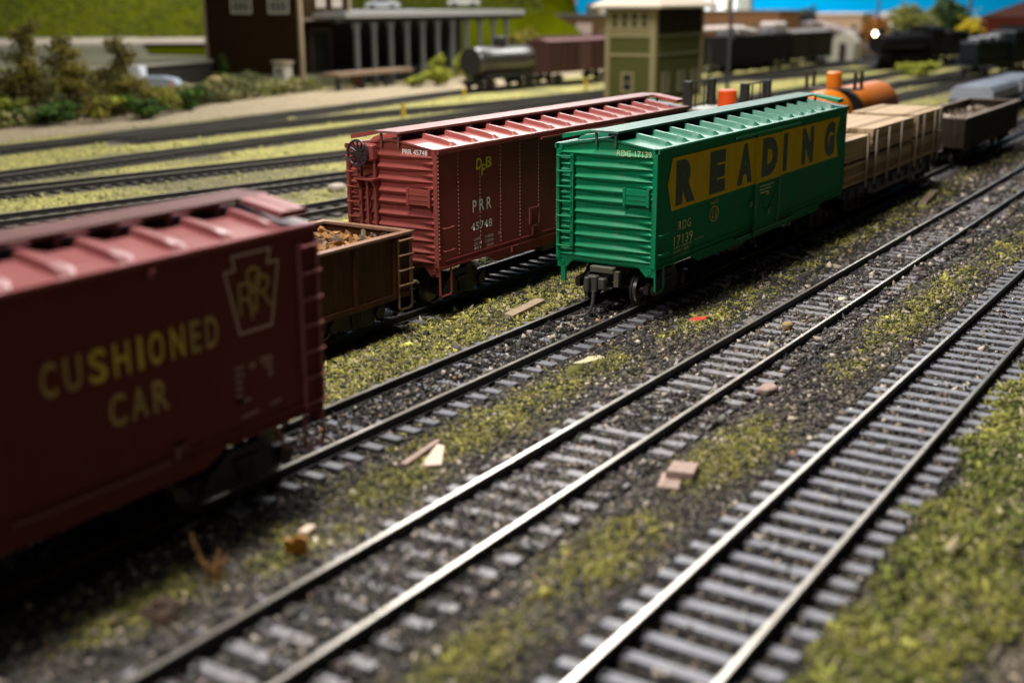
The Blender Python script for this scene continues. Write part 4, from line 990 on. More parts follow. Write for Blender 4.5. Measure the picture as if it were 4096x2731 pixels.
ob_ = MB(); ob_.prism([(-.17, 0), (.17, .02), (.19, .3), (.08, .26), (-.02, .38), (-.16, .33)], 'x', -.018, .018)
tag(ob_.build('orange_chip', mat('orange amber scrap', (.42, .17, .012), .5, var=.6, scale=9), None, loc=(-15.2, -2.95, -.26)), 'upright orange brown chip standing beside the bright rail', 'plastic scrap').rotation_euler = (.12, -.3, .55)
M_dry = mat('dry orange weed', (.26, .13, .04), .8, var=.4)
wd = MB(); rr = random.Random(4)
for k in range(34):
    a = rr.uniform(0, 2 * PI); l = rr.uniform(.15, .45); tip = Vector((math.cos(a) * l * .5, math.sin(a) * l * .6, l)); wd.tube([Vector((rr.uniform(-.1, .1), rr.uniform(-.14, .14), 0)), tip * .55 + Vector((0, 0, .02)), tip], rr.uniform(.012, .022), 4)
wd.tube([(0, .05, 0), (-.05, .16, .3), (-.12, .26, .62), (-.1, .30, .75)], .028, 5)
tag(wd.build('dry_weed', M_dry, None, loc=(-16.45, -2.5, -.30)), 'tangled dry orange weed below the front of the lettered boxcar', 'weed')
lp = MB()
for k in range(9): lp.lathe((rr.uniform(-.2, .2), rr.uniform(-.2, .2), 0), 'z', [(-.06, .14), (.04, .15), (.11 + rr.uniform(0, .05), .08), (.15, .02)], 7)
tag(lp.build('clod', mat('dark brown clod', (.05, .025, .012), .85, var=.5), None, loc=(-17.5, -2.62, -.3)), 'dark brown clod on the ballast at the lower left', 'clod')
for k, (x, y, lab) in enumerate(((43.2, 40.1, 'yellow marker post standing above the dark red boxcar roof'), (74.4, 42.3, 'yellow marker post beside the dark boxcar near the green tower'), (61.6, 47.5, 'pale yellow marker post in front of the black tank car'))):
    mp_ = MB().box(-.12, .12, -.12, .12, -.35, .75 if k != 2 else .5, ch=.02); tag(mp_.build('marker_post', mat('yellow post paint', (.55, .36, .03), .6), None, loc=(x, y, 0)), lab, 'marker post', 'yellow marker posts')
# ================================================================== background terrain
M_hill = mat('hillside grass', (.060, .070, .0012), .95, spec=.0, var=.75, scale=.22, bump=.6, bscale=.6)
M_terr = mat('terrace soil', (.20, .19, .11), .95, var=.45, scale=.12, bump=.3, bscale=1.5)
M_roadp = mat('pale dirt road', (.40, .34, .27), .95, var=.2, scale=.3)
HV = np.array([.8407, .5415]); LV = np.array([-.5415, .8407])
ss = np.arange(118, 330, 2.5); tt = np.arange(-16, 170, 2.5)
Sg, Tg = np.meshgrid(ss, tt)
def hill_h(s, t):
    left = sstep(24, 40, t)
    hl = 1.9 + .42 * np.maximum(s - 192, 0) - .0012 * np.maximum(s - 192, 0) ** 2
    hr = -1.2 + 8.0 * sstep(126, 131, s) + .30 * np.maximum(s - 146, 0)
    h = hl * left + hr * (1 - left)
    h = h + 1.8 * (fbm(s, t, 18, 3) - .5) * sstep(195, 215, s)
    return h * sstep(-14, -2, t) - .4
Hh = hill_h(Sg, Tg)
XY = Sg[..., None] * HV + Tg[..., None] * LV
V = np.concatenate([XY, Hh[..., None]], -1).reshape(-1, 3); nx, ny = len(ss), len(tt)
ii = (np.arange(ny - 1)[:, None] * nx + np.arange(nx - 1)[None]); F = np.stack([ii, ii + 1, ii + nx + 1, ii + nx], -1).reshape(-1, 4)
tag(np_mesh('hill', V, F, M_hill, smooth=True), kind='structure')
# rough growth covering the hillside
rgh = np.random.default_rng(9); nH = 26000
hs = rgh.uniform(190, 262, nH); ht = rgh.uniform(-2, 120, nH); hs = np.where(ht < 34, hs - 52, hs)
hp_ = hs[:, None] * HV + ht[:, None] * LV; hz = hill_h(hs, ht)
nn = fbm(hs, ht, 9, 61)[:, None]; cw = np.array([.085, .090, .0015]) * (1 - nn) + np.array([.030, .045, .001]) * nn
tag(grains('hill_growth', np.concatenate([hp_, hz[:, None]], 1), rgh.uniform(.2, .7, nH), cw * rgh.uniform(.5, 1.7, (nH, 1)), .7, attr_mat('hill growth', 1.0)), 'rough yellow green growth covering the hillside', 'grass', kind='stuff')
# terrace behind the retaining wall
TZ = 2.05
tag(MB().add([(-40, 71, TZ), (0, 74.6, TZ), (36, 77.1, TZ), (52, 78.5, TZ), (63.3, 80.6, TZ), (63.3, 84, TZ), (72, 84, TZ), (72, 100, TZ), (130, 170, TZ), (60, 210, TZ), (-40, 210, TZ)], [tuple(range(11))]).build('terrace', M_terr), kind='structure')
rd = []
for k in range(21):
    t = 33 + k * 6.5; rd.append((t, 150 + 5 * math.sin(k * .5)))
mb = MB()
for k in range(20):
    (a, sa), (b, sb_) = rd[k], rd[k + 1]
    q = [HV * (sa) + LV * a, HV * sb_ + LV * b, HV * (sb_ + 30) + LV * b, HV * (sa + 30) + LV * a]
    mb.add([(x, y, TZ + .05) for x, y in q], [(0, 1, 2, 3)])
tag(mb.build('dirt_road', M_roadp), kind='structure')
# blue painted backdrop standing behind the layout
M_sky = mat('painted sky blue', (.0005, .34, .74), 1.0, var=.05, scale=.02, spec=0)
sc_ = np.array([[-180, -2], [180, -2], [180, 95], [-180, 95]], float); base = HV * 262
tag(MB().add([(*(base + LV * a), z) for a, z in sc_] + [(*(base + HV * 1.0 + LV * a), z) for a, z in sc_], [(0, 1, 2, 3), (7, 6, 5, 4), (0, 4, 5, 1), (1, 5, 6, 2), (2, 6, 7, 3), (3, 7, 4, 0)]).build('sky', M_sky), kind='structure')

# ================================================================== foliage
M_leaf = attr_mat('foliage', .9)
M_bark = mat('twig bark', (.07, .05, .025), .9, var=.3)
def foliage(name, label, cat, loc, blobs, cols, n, leaf=.16, trunk=True, group=None, seed=0):
    """blobs: list of (x,y,z,rx,ry,rz) lumps of the crown relative to loc"""
    rg = np.random.default_rng(seed + 100); root = thing(name, label, cat, loc, group=group)
    P = []; cc = []; cols = np.array(cols, float)
    for (bx, by, bz, rx, ry, rz) in blobs:
        m = max(12, int(n * rx * ry * rz / sum(b[3] * b[4] * b[5] for b in blobs)))
        d = rg.normal(size=(m, 3)); d /= np.linalg.norm(d, axis=1)[:, None]; r = np.abs(rg.normal(.62, .38, (m, 1)))
        P.append(np.array([bx, by, bz]) + d * r * np.array([rx, ry, rz])); c0 = cols[rg.integers(0, len(cols))]
        cc.append(c0 * rg.uniform(.55, 1.4, (m, 1)))
    P = np.concatenate(P); cc = np.concatenate(cc); P[:, 2] = np.maximum(P[:, 2], -.05)
    o = grains('crown' if trunk else 'foliage', P, rg.uniform(.6, 1.5, len(P)) * leaf, cc, .5, M_leaf); o.parent = root
    if trunk:
        top = max(b[2] for b in blobs); tb = MB().tube([(0, 0, -.2), (.06, .03, top * .5), (0, .05, top)], max(.06, top * .022), 7)
        for b in blobs[:8]: tb.tube([(.03, .02, top * .35), (b[0] * .5, b[1] * .5, (b[2] + top * .35) / 2), (b[0], b[1], b[2])], max(.03, top * .01), 5)
        tb.build('trunk', M_bark, root, smooth=True)
    return root
def blobs_col(h, r, n, seed, lean=0):
    rr = random.Random(seed); out = []
    for k in range(n):
        z = h * (.12 + .82 * k / (n - 1)); f = 1 - .45 * abs(k / (n - 1) - .4) * 1.5
        out.append((rr.uniform(-.4, .4) * r + lean * z, rr.uniform(-.4, .4) * r, z, r * f * rr.uniform(.55, .9), r * f * rr.uniform(.55, .9), h / n * rr.uniform(.7, 1.1)))
    return out
def blobs_round(h, r, n, seed, z0=.35):
    rr = random.Random(seed); out = []
    for k in range(n):
        a = rr.uniform(0, 2 * PI); q = rr.uniform(.1, .7) * r
        out.append((q * math.cos(a), q * math.sin(a), h * rr.uniform(z0, .85), r * rr.uniform(.35, .6), r * rr.uniform(.35, .6), h * rr.uniform(.12, .24)))
    return out
OLIVE = [(.15, .125, .022), (.11, .095, .022), (.19, .16, .025)]; DKG = [(.035, .075, .010), (.05, .10, .012), (.025, .05, .010)]; YG = [(.23, .25, .02), (.17, .19, .02), (.28, .28, .04)]
BRNL = [(.16, .13, .04), (.09, .08, .02)]; MUTE = [(.13, .14, .05), (.17, .16, .06), (.09, .11, .04)]
foliage('tall_shrub', 'tallest olive shrub with a yellowish top, leftmost before the stone wall', 'shrub', (28.6, 63.0, -.3), blobs_col(6.9, 1.6, 12, 1), OLIVE + BRNL, 2600, .115, group='olive shrubs before the stone wall', seed=1)
foliage('tall_shrub', 'middle olive shrub of the row before the stone wall', 'shrub', (30.6, 60.9, -.3), blobs_col(5.9, 1.75, 11, 2), OLIVE + BRNL, 2600, .115, group='olive shrubs before the stone wall', seed=2)
foliage('tall_shrub', 'olive shrub nearest the pale blue truck', 'shrub', (34.2, 59.8, -.3), blobs_col(5.6, 1.8, 11, 3), OLIVE + BRNL, 2600, .115, group='olive shrubs before the stone wall', seed=3)
low = [(22.0, 62.5, 1.7, 1.7, DKG, 'bright green bush at the left picture edge'), (24.5, 60.2, 1.9, 1.5, DKG + YG, 'light green bush under the tallest olive shrub'), (26.8, 58.2, 1.5, 1.6, DKG, 'dark green bush between the first two olive shrubs'),
       (29.6, 56.9, 1.9, 1.6, OLIVE + YG, 'yellowish bush at the foot of the middle olive shrub'), (33.2, 56.6, 1.6, 1.5, DKG, 'dark low bush in front of the olive shrub by the truck'), (36.2, 57.6, 2.2, 1.6, YG + OLIVE, 'mixed yellow green bush left of the pale blue truck'),
       (39.5, 59.2, 1.7, 1.6, DKG, 'deep green bush below the pale blue truck'), (43.4, 61.4, 1.7, 1.5, DKG + MUTE, 'green bush in front of the tan trough'), (46.5, 62.0, 2.0, 1.5, MUTE, 'straw coloured bush right of the tan trough'),
       (50.0, 63.8, 2.1, 1.6, MUTE, 'pale grey green bush before the brown building'), (54.0, 65.2, 2.0, 1.6, MUTE, 'dull green bush left of the small white hut'), (58.6, 66.3, 1.3, 1.2, DKG, 'dark green bush at the corner of the brown building')]
BRN = [(.12, .095, .03), (.09, .075, .022), (.15, .13, .04)]
low += [(23.5, 64.5, 2.6, 2.4, BRN + OLIVE, 'brownish thicket at the very left edge before the wall'), (28.8, 65.6, 2.9, 2.2, BRN + OLIVE, 'olive brown thicket between the left two olive shrubs'), (38.0, 63.0, 2.6, 2.0, BRN + OLIVE, 'olive brown thicket in front of the left end of the blue truck'), (20.5, 60.0, 2.1, 2.2, YG + DKG, 'large bright green bush at the bottom left of the shrub row'), (31.5, 66.0, 3.2, 1.9, BRN, 'brownish thicket behind the tallest olive shrub'), (36.0, 66.6, 3.1, 2.0, BRN, 'brownish thicket between the middle and right olive shrubs'), (40.0, 66.5, 3.0, 1.7, BRN, 'brownish thicket just left of the pale blue truck'), (26.0, 65.5, 3.0, 2.0, BRN, 'brownish thicket at the left end of the stone wall')]
for k, (x, y, h, r, cl, lab) in enumerate(low): foliage('low_bush', lab, 'bush', (x, y, -.3), blobs_round(h, r, 7, 20 + k, .2), cl, 700, .16, trunk=False, group='low bushes along the gravel', seed=20 + k)
for k, (x, y, h, r, lab) in enumerate(((22, 84, 2.3, 5.5, 'grey green hedge on the terrace at the left picture edge'), (36, 92, 2.4, 5.0, 'grey green hedge on the terrace behind the middle olive shrub'), (44, 97, 2.2, 4.0, 'pale green hedge on the terrace behind the right olive shrub'))):
    foliage('hedge', lab, 'hedge', (x, y, 2.0), [(q * r * .3 - r * .9, q * r * .16 - r * .5, h * .45, r * .3, r * .3, h * .5) for q in range(7)], [(.10, .14, .05), (.07, .12, .03)], 900, .26, trunk=False, group='hedges on the terrace', seed=30 + k)
foliage('climbing_vine', 'dark green vine climbing the left part of the brown building', 'vine', (62.6, 78.3, -.3), blobs_col(2.9, .7, 5, 44), DKG, 500, .14, trunk=False, seed=44)
for k, (x, y, h, r, lab) in enumerate(((70.5, 59.2, 1.5, 1.1, 'low yellow green weed right of the loading platform'), (72.4, 58.0, 1.9, 1.2, 'yellow green weed below the third shed post'), (74.6, 60.0, 2.7, 1.3, 'tall yellow green weed in front of the shed posts'), (77.6, 57.5, 2.0, 1.3, 'yellow green weed next to the black tank car'), (80.0, 60.5, 3.0, 1.2, 'yellow green weed rising behind the black tank car'))):
    foliage('tall_weed', lab, 'weed', (x, y, -.3), blobs_round(h, r, 7, 60 + k, .25), YG, 700, .17, trunk=False, group='yellow weeds before the shed', seed=60 + k)
foliage('round_tree', 'mottled yellow green tree in front of the blue backdrop', 'tree', (172.0, 37.6, -.4), blobs_round(8.0, 4.4, 14, 71), [(.22, .22, .05), (.30, .29, .12), (.15, .16, .03)], 2400, .38, seed=71)
foliage('round_tree', 'dark green tree right of the mottled yellow green one', 'tree', (185.4, 35.6, -.4), blobs_round(8.6, 3.0, 10, 72), [(.02, .045, .012), (.03, .06, .015)], 1500, .36, seed=72)
foliage('round_tree', 'rusty orange tree behind the headlight of the engine', 'tree', (150.2, 36.9, -.4), blobs_round(5.9, 2.6, 9, 73), [(.26, .10, .012), (.20, .085, .015)], 1300, .28, seed=73)
foliage('round_tree', 'bright yellow tree between the engine and the switcher', 'tree', (144.2, 23.2, -.4), blobs_round(6.2, 1.9, 9, 74, .45), [(.52, .40, .02), (.45, .33, .015)], 1300, .24, seed=74)
foliage('round_tree', 'small black green tree against the blue backdrop', 'tree', (192.8, 62.9, -.4), [(0, 0, 5.6, 1.9, 1.9, .9), (.6, .3, 5.9, 1.2, 1.2, .7), (-.4, -.9, 5.2, 1.4, 1.4, .8)], [(.012, .016, .012)], 700, .34, seed=75)
foliage('round_tree', 'yellow tree between the shed and the brick warehouse', 'tree', (103.2, 67.4, -.4), blobs_round(5.2, 2.3, 8, 76), [(.25, .20, .02), (.15, .13, .02)], 900, .26, seed=76)
for k, (x, y, lab) in enumerate(((147.0, 43.5, 'yellow green bush mound left of the grey yard shed'), (112.5, 21.0, 'yellow green bush mound in front of the lit engine'))):
    foliage('low_bush', lab, 'bush', (x, y, -.3), blobs_round(1.5, 2.6, 6, 90 + k, .1), YG, 500, .26, trunk=False, seed=90 + k)

# wispy weeds filling the strip before the stone wall
rgw = np.random.default_rng(5); nW = 26000
wx = rgw.uniform(14, 62, nW); wy = 57.2 + (wx - 14) * .155 + rgw.uniform(0, 8.5, nW) ** 1.0
hW = (.3 + 1.5 * fbm(wx, wy, 4, 55) + 2.2 * sstep(3.5, 7, wy - 57.2 - (wx - 14) * .155) * (1 - sstep(38, 44, wx))) * rgw.uniform(0, 1, nW)
Pw = np.stack([wx, wy, -.3 + hW], -1); nn = fbm(wx, wy, 3.2, 56)[:, None]
cw = np.array([.19, .165, .045]) * (1 - nn) + np.array([.06, .10, .018]) * nn; q = rgw.random(nW) < .2; cw[q] = np.array([.28, .24, .13])
tag(grains('wild_grass', Pw, rgw.uniform(.07, .2, nW), cw * rgw.uniform(.5, 1.5, (nW, 1)), 1.6, M_leaf, .6), 'wispy tangle of olive and straw weeds along the foot of the stone wall', 'weeds', kind='stuff')
# ================================================================== buildings
M_brown = mat('dark brown clapboard', (.026, .014, .004), .8, spec=.1, var=.15, scale=2, grime=.1)
M_trim = mat('tan trim', (.34, .27, .17), .7, var=.12)
M_glass = mat('dark window glass', (.02, .025, .03), .12, var=.1)
M_pane = mat('pale window blind', (.50, .44, .38), .5, var=.15)
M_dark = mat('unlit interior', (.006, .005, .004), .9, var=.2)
M_stone = mat('dark dry stone', (.022, .019, .016), .9, var=.5, scale=1.6, bump=.6, bscale=5)
M_found = mat('mossy foundation', (.20, .20, .12), .9, var=.3)
M_roof = mat('pale shed roof', (.30, .30, .29), .6, var=.15, scale=.5)
M_post = mat('blue grey post paint', (.10, .105, .105), .6, var=.15)
M_brickred = mat('red brown brick post', (.22, .085, .05), .8, var=.2)
def window(parent, plane, c, a0, a1, z0, z1, mf, mg, bars=2, out=-1, t=.1):
    """window part with pane sub-part; plane 'x': wall at x=c, a=y ; plane 'y': wall at y=c, a=x; out = outward sign"""
    f = MB()
    def bx(mb, p0, p1, q0, q1, d0, d1):
        d0, d1 = sorted((c + out * d0, c + out * d1))
        if plane == 'x': mb.box(d0, d1, p0, p1, q0, q1)
        else: mb.box(p0, p1, d0, d1, q0, q1)
    a0, a1 = sorted((a0, a1)); w = .14
    bx(f, a0 - w, a0 + .05, z0 - w, z1 + w, 0, t); bx(f, a1 - .05, a1 + w, z0 - w, z1 + w, 0, t); bx(f, a0 + .05, a1 - .05, z0 - w, z0 + .05, 0, t); bx(f, a0 + .05, a1 - .05, z1 - .05, z1 + w, 0, t)
    for k in range(1, bars): a = a0 + (a1 - a0) * k / bars; bx(f, a - .06, a + .06, z0 + .05, z1 - .05, 0, t * .8)
    bx(f, a0 + .05, a1 - .05, (z0 + z1) / 2 - .05, (z0 + z1) / 2 + .05, 0, t * .7)
    fo = f.build('window', mf, parent); g_ = MB(); bx(g_, a0 + .04, a1 - .04, z0 + .04, z1 - .04, .01, .035); g_.build('pane', mg, fo)
    return fo
def clap(mb, plane, c, a0, a1, z0, z1, out=-1, step_=.32):
    z = z0
    while z < z1 - .02:
        zz = min(z + step_, z1); d0, d1 = c, c + out * .035
        pr = [(d1, z), (c + out * .01, zz), (c - out * .05, zz), (c - out * .05, z)]
        if plane == 'x': mb.prism([(p_[0], p_[1]) for p_ in pr], 'y', a0, a1)
        else: mb.prism([(p_[0], p_[1]) for p_ in pr], 'x', a0, a1)
        z += step_
# brown depot
bd = thing('brown_depot', 'tall dark brown clapboard building with tan corner boards, beside the shed', 'building', (0, 0, 0))
mb = MB().box(63.55, 71, 70.6, 81.35, .9, 13).box(63.56, 71, 68.3, 70.598, 6.2, 13)
clap(mb, 'x', 63.55, 68.35, 81.3, .9, 13); clap(mb, 'y', 68.3, 63.6, 71, 6.45, 13)
mb.build('wall', M_brown, bd)
MB().box(63.5, 71, 68.4, 81.4, -.4, .9).build('foundation', M_found, bd)
for (x0, x1, y0, y1, z0) in ((63.42, 63.62, 81.25, 81.5, 1.9), (63.36, 63.72, 68.1, 68.42, -.3), (70.86, 71.1, 68.14, 68.34, 6.2)): MB().box(x0, x1, y0, y1, z0, 13).build('corner_board', M_trim, bd)
MB().box(63.75, 70.84, 68.16, 68.3, 6.1, 6.42).build('belt_trim', mat('dull mauve trim', (.13, .10, .085), .7), bd)
for a0, a1 in ((77.3, 74.8), (72.2, 69.8)): window(bd, 'x', 63.50, a0, a1, 6.95, 9.2, mat('white window trim', (.50, .48, .40), .6), M_glass, 4)
for a0, a1 in ((65.8, 67.3), (68.2, 69.8)): window(bd, 'y', 68.25, a0, a1, 7.3, 9.4, M_brown, M_pane, 2)
MB().prism([(68.0, 13), (81.7, 13), (74.85, 16)], 'x', 63.1, 71.4).build('roof', mat('dark slate roof', (.05, .05, .05), .8), bd)
dfm = MB().box(67.3, 67.6, 70.35, 70.6, .9, 5.4).box(70.2, 70.5, 70.35, 70.6, .9, 5.4).box(67.6, 70.2, 70.35, 70.6, 5.1, 5.4)
df_ = dfm.build('door', mat('dim door frame', (.045, .028, .018), .7), bd); MB().box(67.6, 70.2, 70.5, 70.59, .9, 5.1).build('door_leaf', M_dark, df_)
# open shed
sh = thing('freight_shed', 'long open freight shed with a pale roof, grey posts and a black interior', 'shed', (0, 0, 0))
MB().box(65.4, 98, 64.0, 80.5, 6.40, 6.95).box(71.1, 98, 80.501, 81, 6.3, 7.0).build('roof', M_roof, sh)
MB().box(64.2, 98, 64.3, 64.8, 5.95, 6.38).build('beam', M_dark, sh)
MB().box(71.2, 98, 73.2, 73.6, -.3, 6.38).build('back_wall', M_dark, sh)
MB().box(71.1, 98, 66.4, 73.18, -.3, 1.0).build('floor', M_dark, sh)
for k in range(11):
    x = 67.55 + 2.72 * k; s = .17 if k else .22
    q = MB().box(x - s, x + s, 64.4, 64.75, -.3 if k else .9, 5.95)
    q.prism([(x - s - .35, 5.94), (x + s + .35, 5.94), (x + s, 4.9), (x - s, 4.9)], 'y', 64.42, 64.73)
    q.build('post', M_post, sh)
MB().box(67.2, 67.95, 64.2, 64.95, -.35, .9).build('post_base', M_brickred, sh)
pl = thing('loading_platform', 'worn timber loading platform at the left end of the open shed', 'platform', (0, 0, 0))
MB().box(61.8, 73.6, 62.3, 64.1, 1.02, 1.36).build('deck', mat('worn planks', (.24, .16, .10), .75, var=.3), pl)
for x in (62.3, 66.0, 69.6, 73.2): MB().box(x - .18, x + .18, 62.5, 62.9, -.35, 1.02).build('leg', M_blk, pl)
hut = thing('white_hut', 'narrow white hut with a dark round hole by the brown building', 'hut', (61.4, 68.9, -.3))
MB().box(-.55, .55, -.75, .75, 0, 2.5, ch=.04).build('wall', mat('off white hut paint', (.50, .46, .38), .7, var=.1), hut)
MB().box(-.7, .7, -.9, .9, 2.5, 2.68).build('roof', M_trim, hut)
MB().lathe((-.55, 0, 1.75), 'x', [(-.03, .24), (.02, .24)], 14).build('porthole', M_dark, hut)
wl = MB(); cap = MB(); WP = [(-40, 71), (0, 74.5), (36, 77), (52, 78.4), (63.2, 80.5)]
wt = thing('stone_wall', 'dark stone retaining wall with a pale coping behind the shrubs', 'wall', (0, 0, 0))
for (x0, y0), (x1, y1) in zip(WP[:-1], WP[1:]):
    wl.prism([(x0, y0), (x1, y1), (x1, y1 + .8), (x0, y0 + .8)], 'z', -.5, 2.0); cap.prism([(x0, y0 - .25), (x1, y1 - .25), (x1, y1 + 1.2), (x0, y0 + 1.2)], 'z', 2.003, 2.22)
wl.build('wall', M_stone, wt); cap.build('coping', mat('pale coping', (.30, .29, .24), .8, var=.2), wt)
# green signal tower
M_tg = mat('sage green clapboard', (.082, .082, .024), .75, spec=.15, var=.12, scale=2)
M_tc = mat('cream tower trim', (.26, .22, .11), .7, var=.1)
tw = thing('signal_tower', 'square sage green signal tower with cream trim and a pale hip roof', 'tower', (0, 0, 0))
mb = MB().box(65.06, 74.6, 30.68, 35.1, -.4, 7.25); clap(mb, 'x', 65.06, 30.7, 35.1, -.3, 5.2, step_=.2); clap(mb, 'y', 30.68, 65.1, 74.6, -.3, 5.2, step_=.2); mb.build('wall', M_tg, tw)
uw = MB().box(64.98, 65.055, 31.0, 34.8, 5.22, 7.2); uw.build('upper_wall', M_tc, tw)
MB().box(65.4, 74.3, 30.58, 30.675, 5.22, 7.2).build('upper_wall', mat('shaded olive boarding', (.022, .020, .007), .8, spec=.1), tw)  # right side in a dark copy, its shade put into the colour
for (x0, x1, y0, y1) in ((64.9, 65.3, 34.78, 35.2), (64.9, 65.38, 30.5, 30.98), (74.3, 74.7, 30.55, 30.8)): MB().box(x0, x1, y0, y1, -.4, 7.25).build('corner_board', M_tc, tw)
for z in (3.5, 5.05):
    MB().box(64.93, 65.02, 30.985, 34.775, z - .13, z + .13).build('belt_trim', M_tc, tw); MB().box(65.385, 74.295, 30.56, 30.64, z - .13, z + .13).build('belt_trim', mat('shaded olive trim', (.13, .125, .07), .7), tw)  # right side trim is a darkened copy with the shade painted in
for k in range(4):
    a = 31.55 + .92 * k; window(tw, 'x', 64.97, a - .24, a + .24, 5.7, 6.9, M_tc, M_glass, 1, t=.08)
window(tw, 'x', 65.0, 32.6, 33.5, .5, 1.95, M_tc, M_glass, 1)
for a in (67.2, 70.3, 73): window(tw, 'y', 30.62, a - .5, a + .5, .4, 1.9, mat('shaded olive frame', (.20, .19, .12), .7), mat('dim olive pane', (.10, .095, .06), .4), 1)  # frames darker than the cream ones, side shade painted in
for k in range(6): a = 66.2 + 1.5 * k; window(tw, 'y', 30.57, a - .3, a + .3, 5.6, 6.8, mat('shaded olive boarding', (.05, .048, .022), .8), M_glass, 1, t=.05)  # upper frames share the boarding colour with its painted shade
rf = MB(); e = [(64.0, 29.6), (75.6, 29.6), (75.6, 36.2), (64.0, 36.2)]
rf.v = [(x, y, 7.27) for x, y in e] + [(x, y, 7.48) for x, y in e] + [(67.3, 32.9, 9.4), (72.3, 32.9, 9.4)]; rf.f = [(3, 2, 1, 0), (0, 1, 5, 4), (1, 2, 6, 5), (2, 3, 7, 6), (3, 0, 4, 7), (4, 5, 9, 8), (5, 6, 9), (6, 7, 8, 9), (7, 4, 8)]; rf.mi = [0] * 9
rf.build('roof', mat('pale tan roof', (.50, .42, .31), .7, var=.1), tw)

def block(name, label, cat, x0, x1, y0, y1, z1, mw, mr, ridge=0.0, nwin=0, rot=0, mwin=M_glass):
    cx, cy = (x0 + x1) / 2, (y0 + y1) / 2
    r = thing(name, label, cat, (cx, cy, -.3), rot); hx, hy = (x1 - x0) / 2, (y1 - y0) / 2
    MB().box(-hx, hx, -hy, hy, 0, z1).build('wall', mw, r)
    if ridge: MB().prism([(-hy - .4, z1 + .01), (hy + .4, z1 + .01), (0, z1 + ridge)], 'x', -hx - .3, hx + .3).build('roof', mr, r)
    else: MB().box(-hx - .2, hx + .2, -hy - .2, hy + .2, z1 + .01, z1 + .4).build('roof', mr, r)
    for k in range(nwin):
        a = -hy + (k + .5) * 2 * hy / nwin; window(r, 'x', -hx - .02, a - .4, a + .4, z1 * .45, z1 * .72, M_tc, mwin, 1)
    return r
M_brick = mat('tan brown brick', (.12, .062, .022), .85, var=.2, scale=2)
M_brick2 = mat('orange brown brick', (.22, .10, .042), .85, var=.2, scale=2)
wh = block('brick_warehouse', 'tan brown brick warehouse behind the red background boxcar', 'building', 121, 132, 64, 80, 6.0, M_brick, mat('tar roof', (.10, .085, .07), .9), 0, 5)
MB().box(120.85, 120.95, 67.6, 70.0, 3.4, 5.0).build('wall_sign', mat('pinkish sign board', (.55, .42, .38), .6), wh).location = (-wh.location.x, -wh.location.y, .3)
block('brick_warehouse', 'orange brown flat roofed brick building right of the signal tower', 'building', 166, 176, 58, 72, 6.2, M_brick2, mat('brown cornice', (.14, .09, .055), .8), 0, 5)
block('white_building', 'pale bluish white building behind the orange brown one', 'building', 202, 210, 80.5, 90, 12.0, mat('bluish white wall', (.55, .60, .68), .8), M_roof, 0, 3)
block('low_building', 'grey brown low roofed building under the small dark tree', 'building', 178, 188, 50.5, 66, 2.8, mat('grey brown wall', (.13, .10, .09), .8), mat('mauve grey roof', (.16, .13, .13), .8), 1.9, 4)
block('tan_house', 'tan flat roofed house left of the rusty orange tree', 'building', 186, 192, 50.5, 58.5, 5.6, mat('tan house wall', (.36, .24, .14), .8), mat('pale house roof', (.45, .38, .32), .8), 0, 3)
block('white_house', 'white house behind the rusty orange tree', 'building', 194, 198, 46.5, 51.5, 5.0, mat('white house wall', (.60, .58, .54), .8), mat('grey house roof', (.35, .35, .36), .8), 1.2, 2)
rb_ = block('red_building', 'dark red barn with a black opening at the upper right corner', 'building', 182, 194, 14, 30.0, 5.4, mat('dark red barn boards', (.08, .014, .007), .8, spec=.1), mat('dark barn roof', (.09, .03, .02), .8), 3.0, 0)
MB().box(-6.1, -6.0, -6.2, 5.0, .3, 4.3).build('doorway', M_dark, rb_)
block('tan_house', 'low tan building between the yellow tree and the red barn', 'building', 186, 192, 30.3, 36, 4.6, mat('sandy wall', (.38, .31, .15), .8), mat('sandy roof', (.42, .36, .20), .8), 0, 2)
for k, (x, y, lab, cw) in enumerate(((176, 111, 'leftmost small white house on the far hill', (.55, .56, .55)), (178.5, 107.5, 'small bluish white house with a grey roof on the far hill', (.50, .55, .60)), (182.5, 101.0, 'small cream house nearest the signal tower on the far hill', (.60, .52, .44)))):
    r = block('small_house', lab, 'house', x - 1.2, x + 1.2, y - 1.4, y + 1.4, 1.7, mat('house wall %s' % 'abc'[k], cw, .8), mat('house roof %s' % 'abc'[k], [(.30, .30, .30), (.22, .24, .27), (.34, .22, .17)][k], .8), .9, 2); r.location.z = 4.6 + .25 * k
ot = block('orange_hopper', 'orange pointed storage bin among the white houses on the far hill', 'storage bin', 172.8, 175.6, 101.4, 104.4, 3.2, mat('orange bin paint', (.65, .22, .04), .7), mat('orange bin paint', (.65, .22, .04), .7), 1.6, 0); ot.location.z = 4.6
ys = thing('yard_shed', 'small grey green yard shed with an arched pale front', 'shed', (140.5, 40.3, -.3), .0)
MB().box(-1.5, 1.5, -.2, 2.8, 0, 3.0).build('wall', mat('grey green shed boards', (.20, .24, .20), .8), ys)
MB().prism([(-3.4, 0), (-.25, 0), (-.25, 2.6), (-.9, 3.6), (-1.8, 3.95), (-2.7, 3.6), (-3.4, 2.6)], 'x', -1.6, 1.6).build('arched_front', mat('pale plaster', (.36, .34, .28), .8), ys)
MB().box(-1.68, -1.6, -2.3, -1.4, .1, 2.5).build('door', M_dark, ys)
emb = MB()
for k in range(9): emb.lathe((147.5 + rr.uniform(-1, 1), 37.5 + k * 1.0, -.4), 'z', [(0, 1.9), (1.6 + .28 * k, 1.5), (2.3 + .36 * k, .6)], 8)
tag(emb.build('embankment', mat('dark brown earth', (.055, .035, .022), .95, var=.4, scale=.6)), 'dark brown earth bank behind the grey green yard shed', 'earth bank')

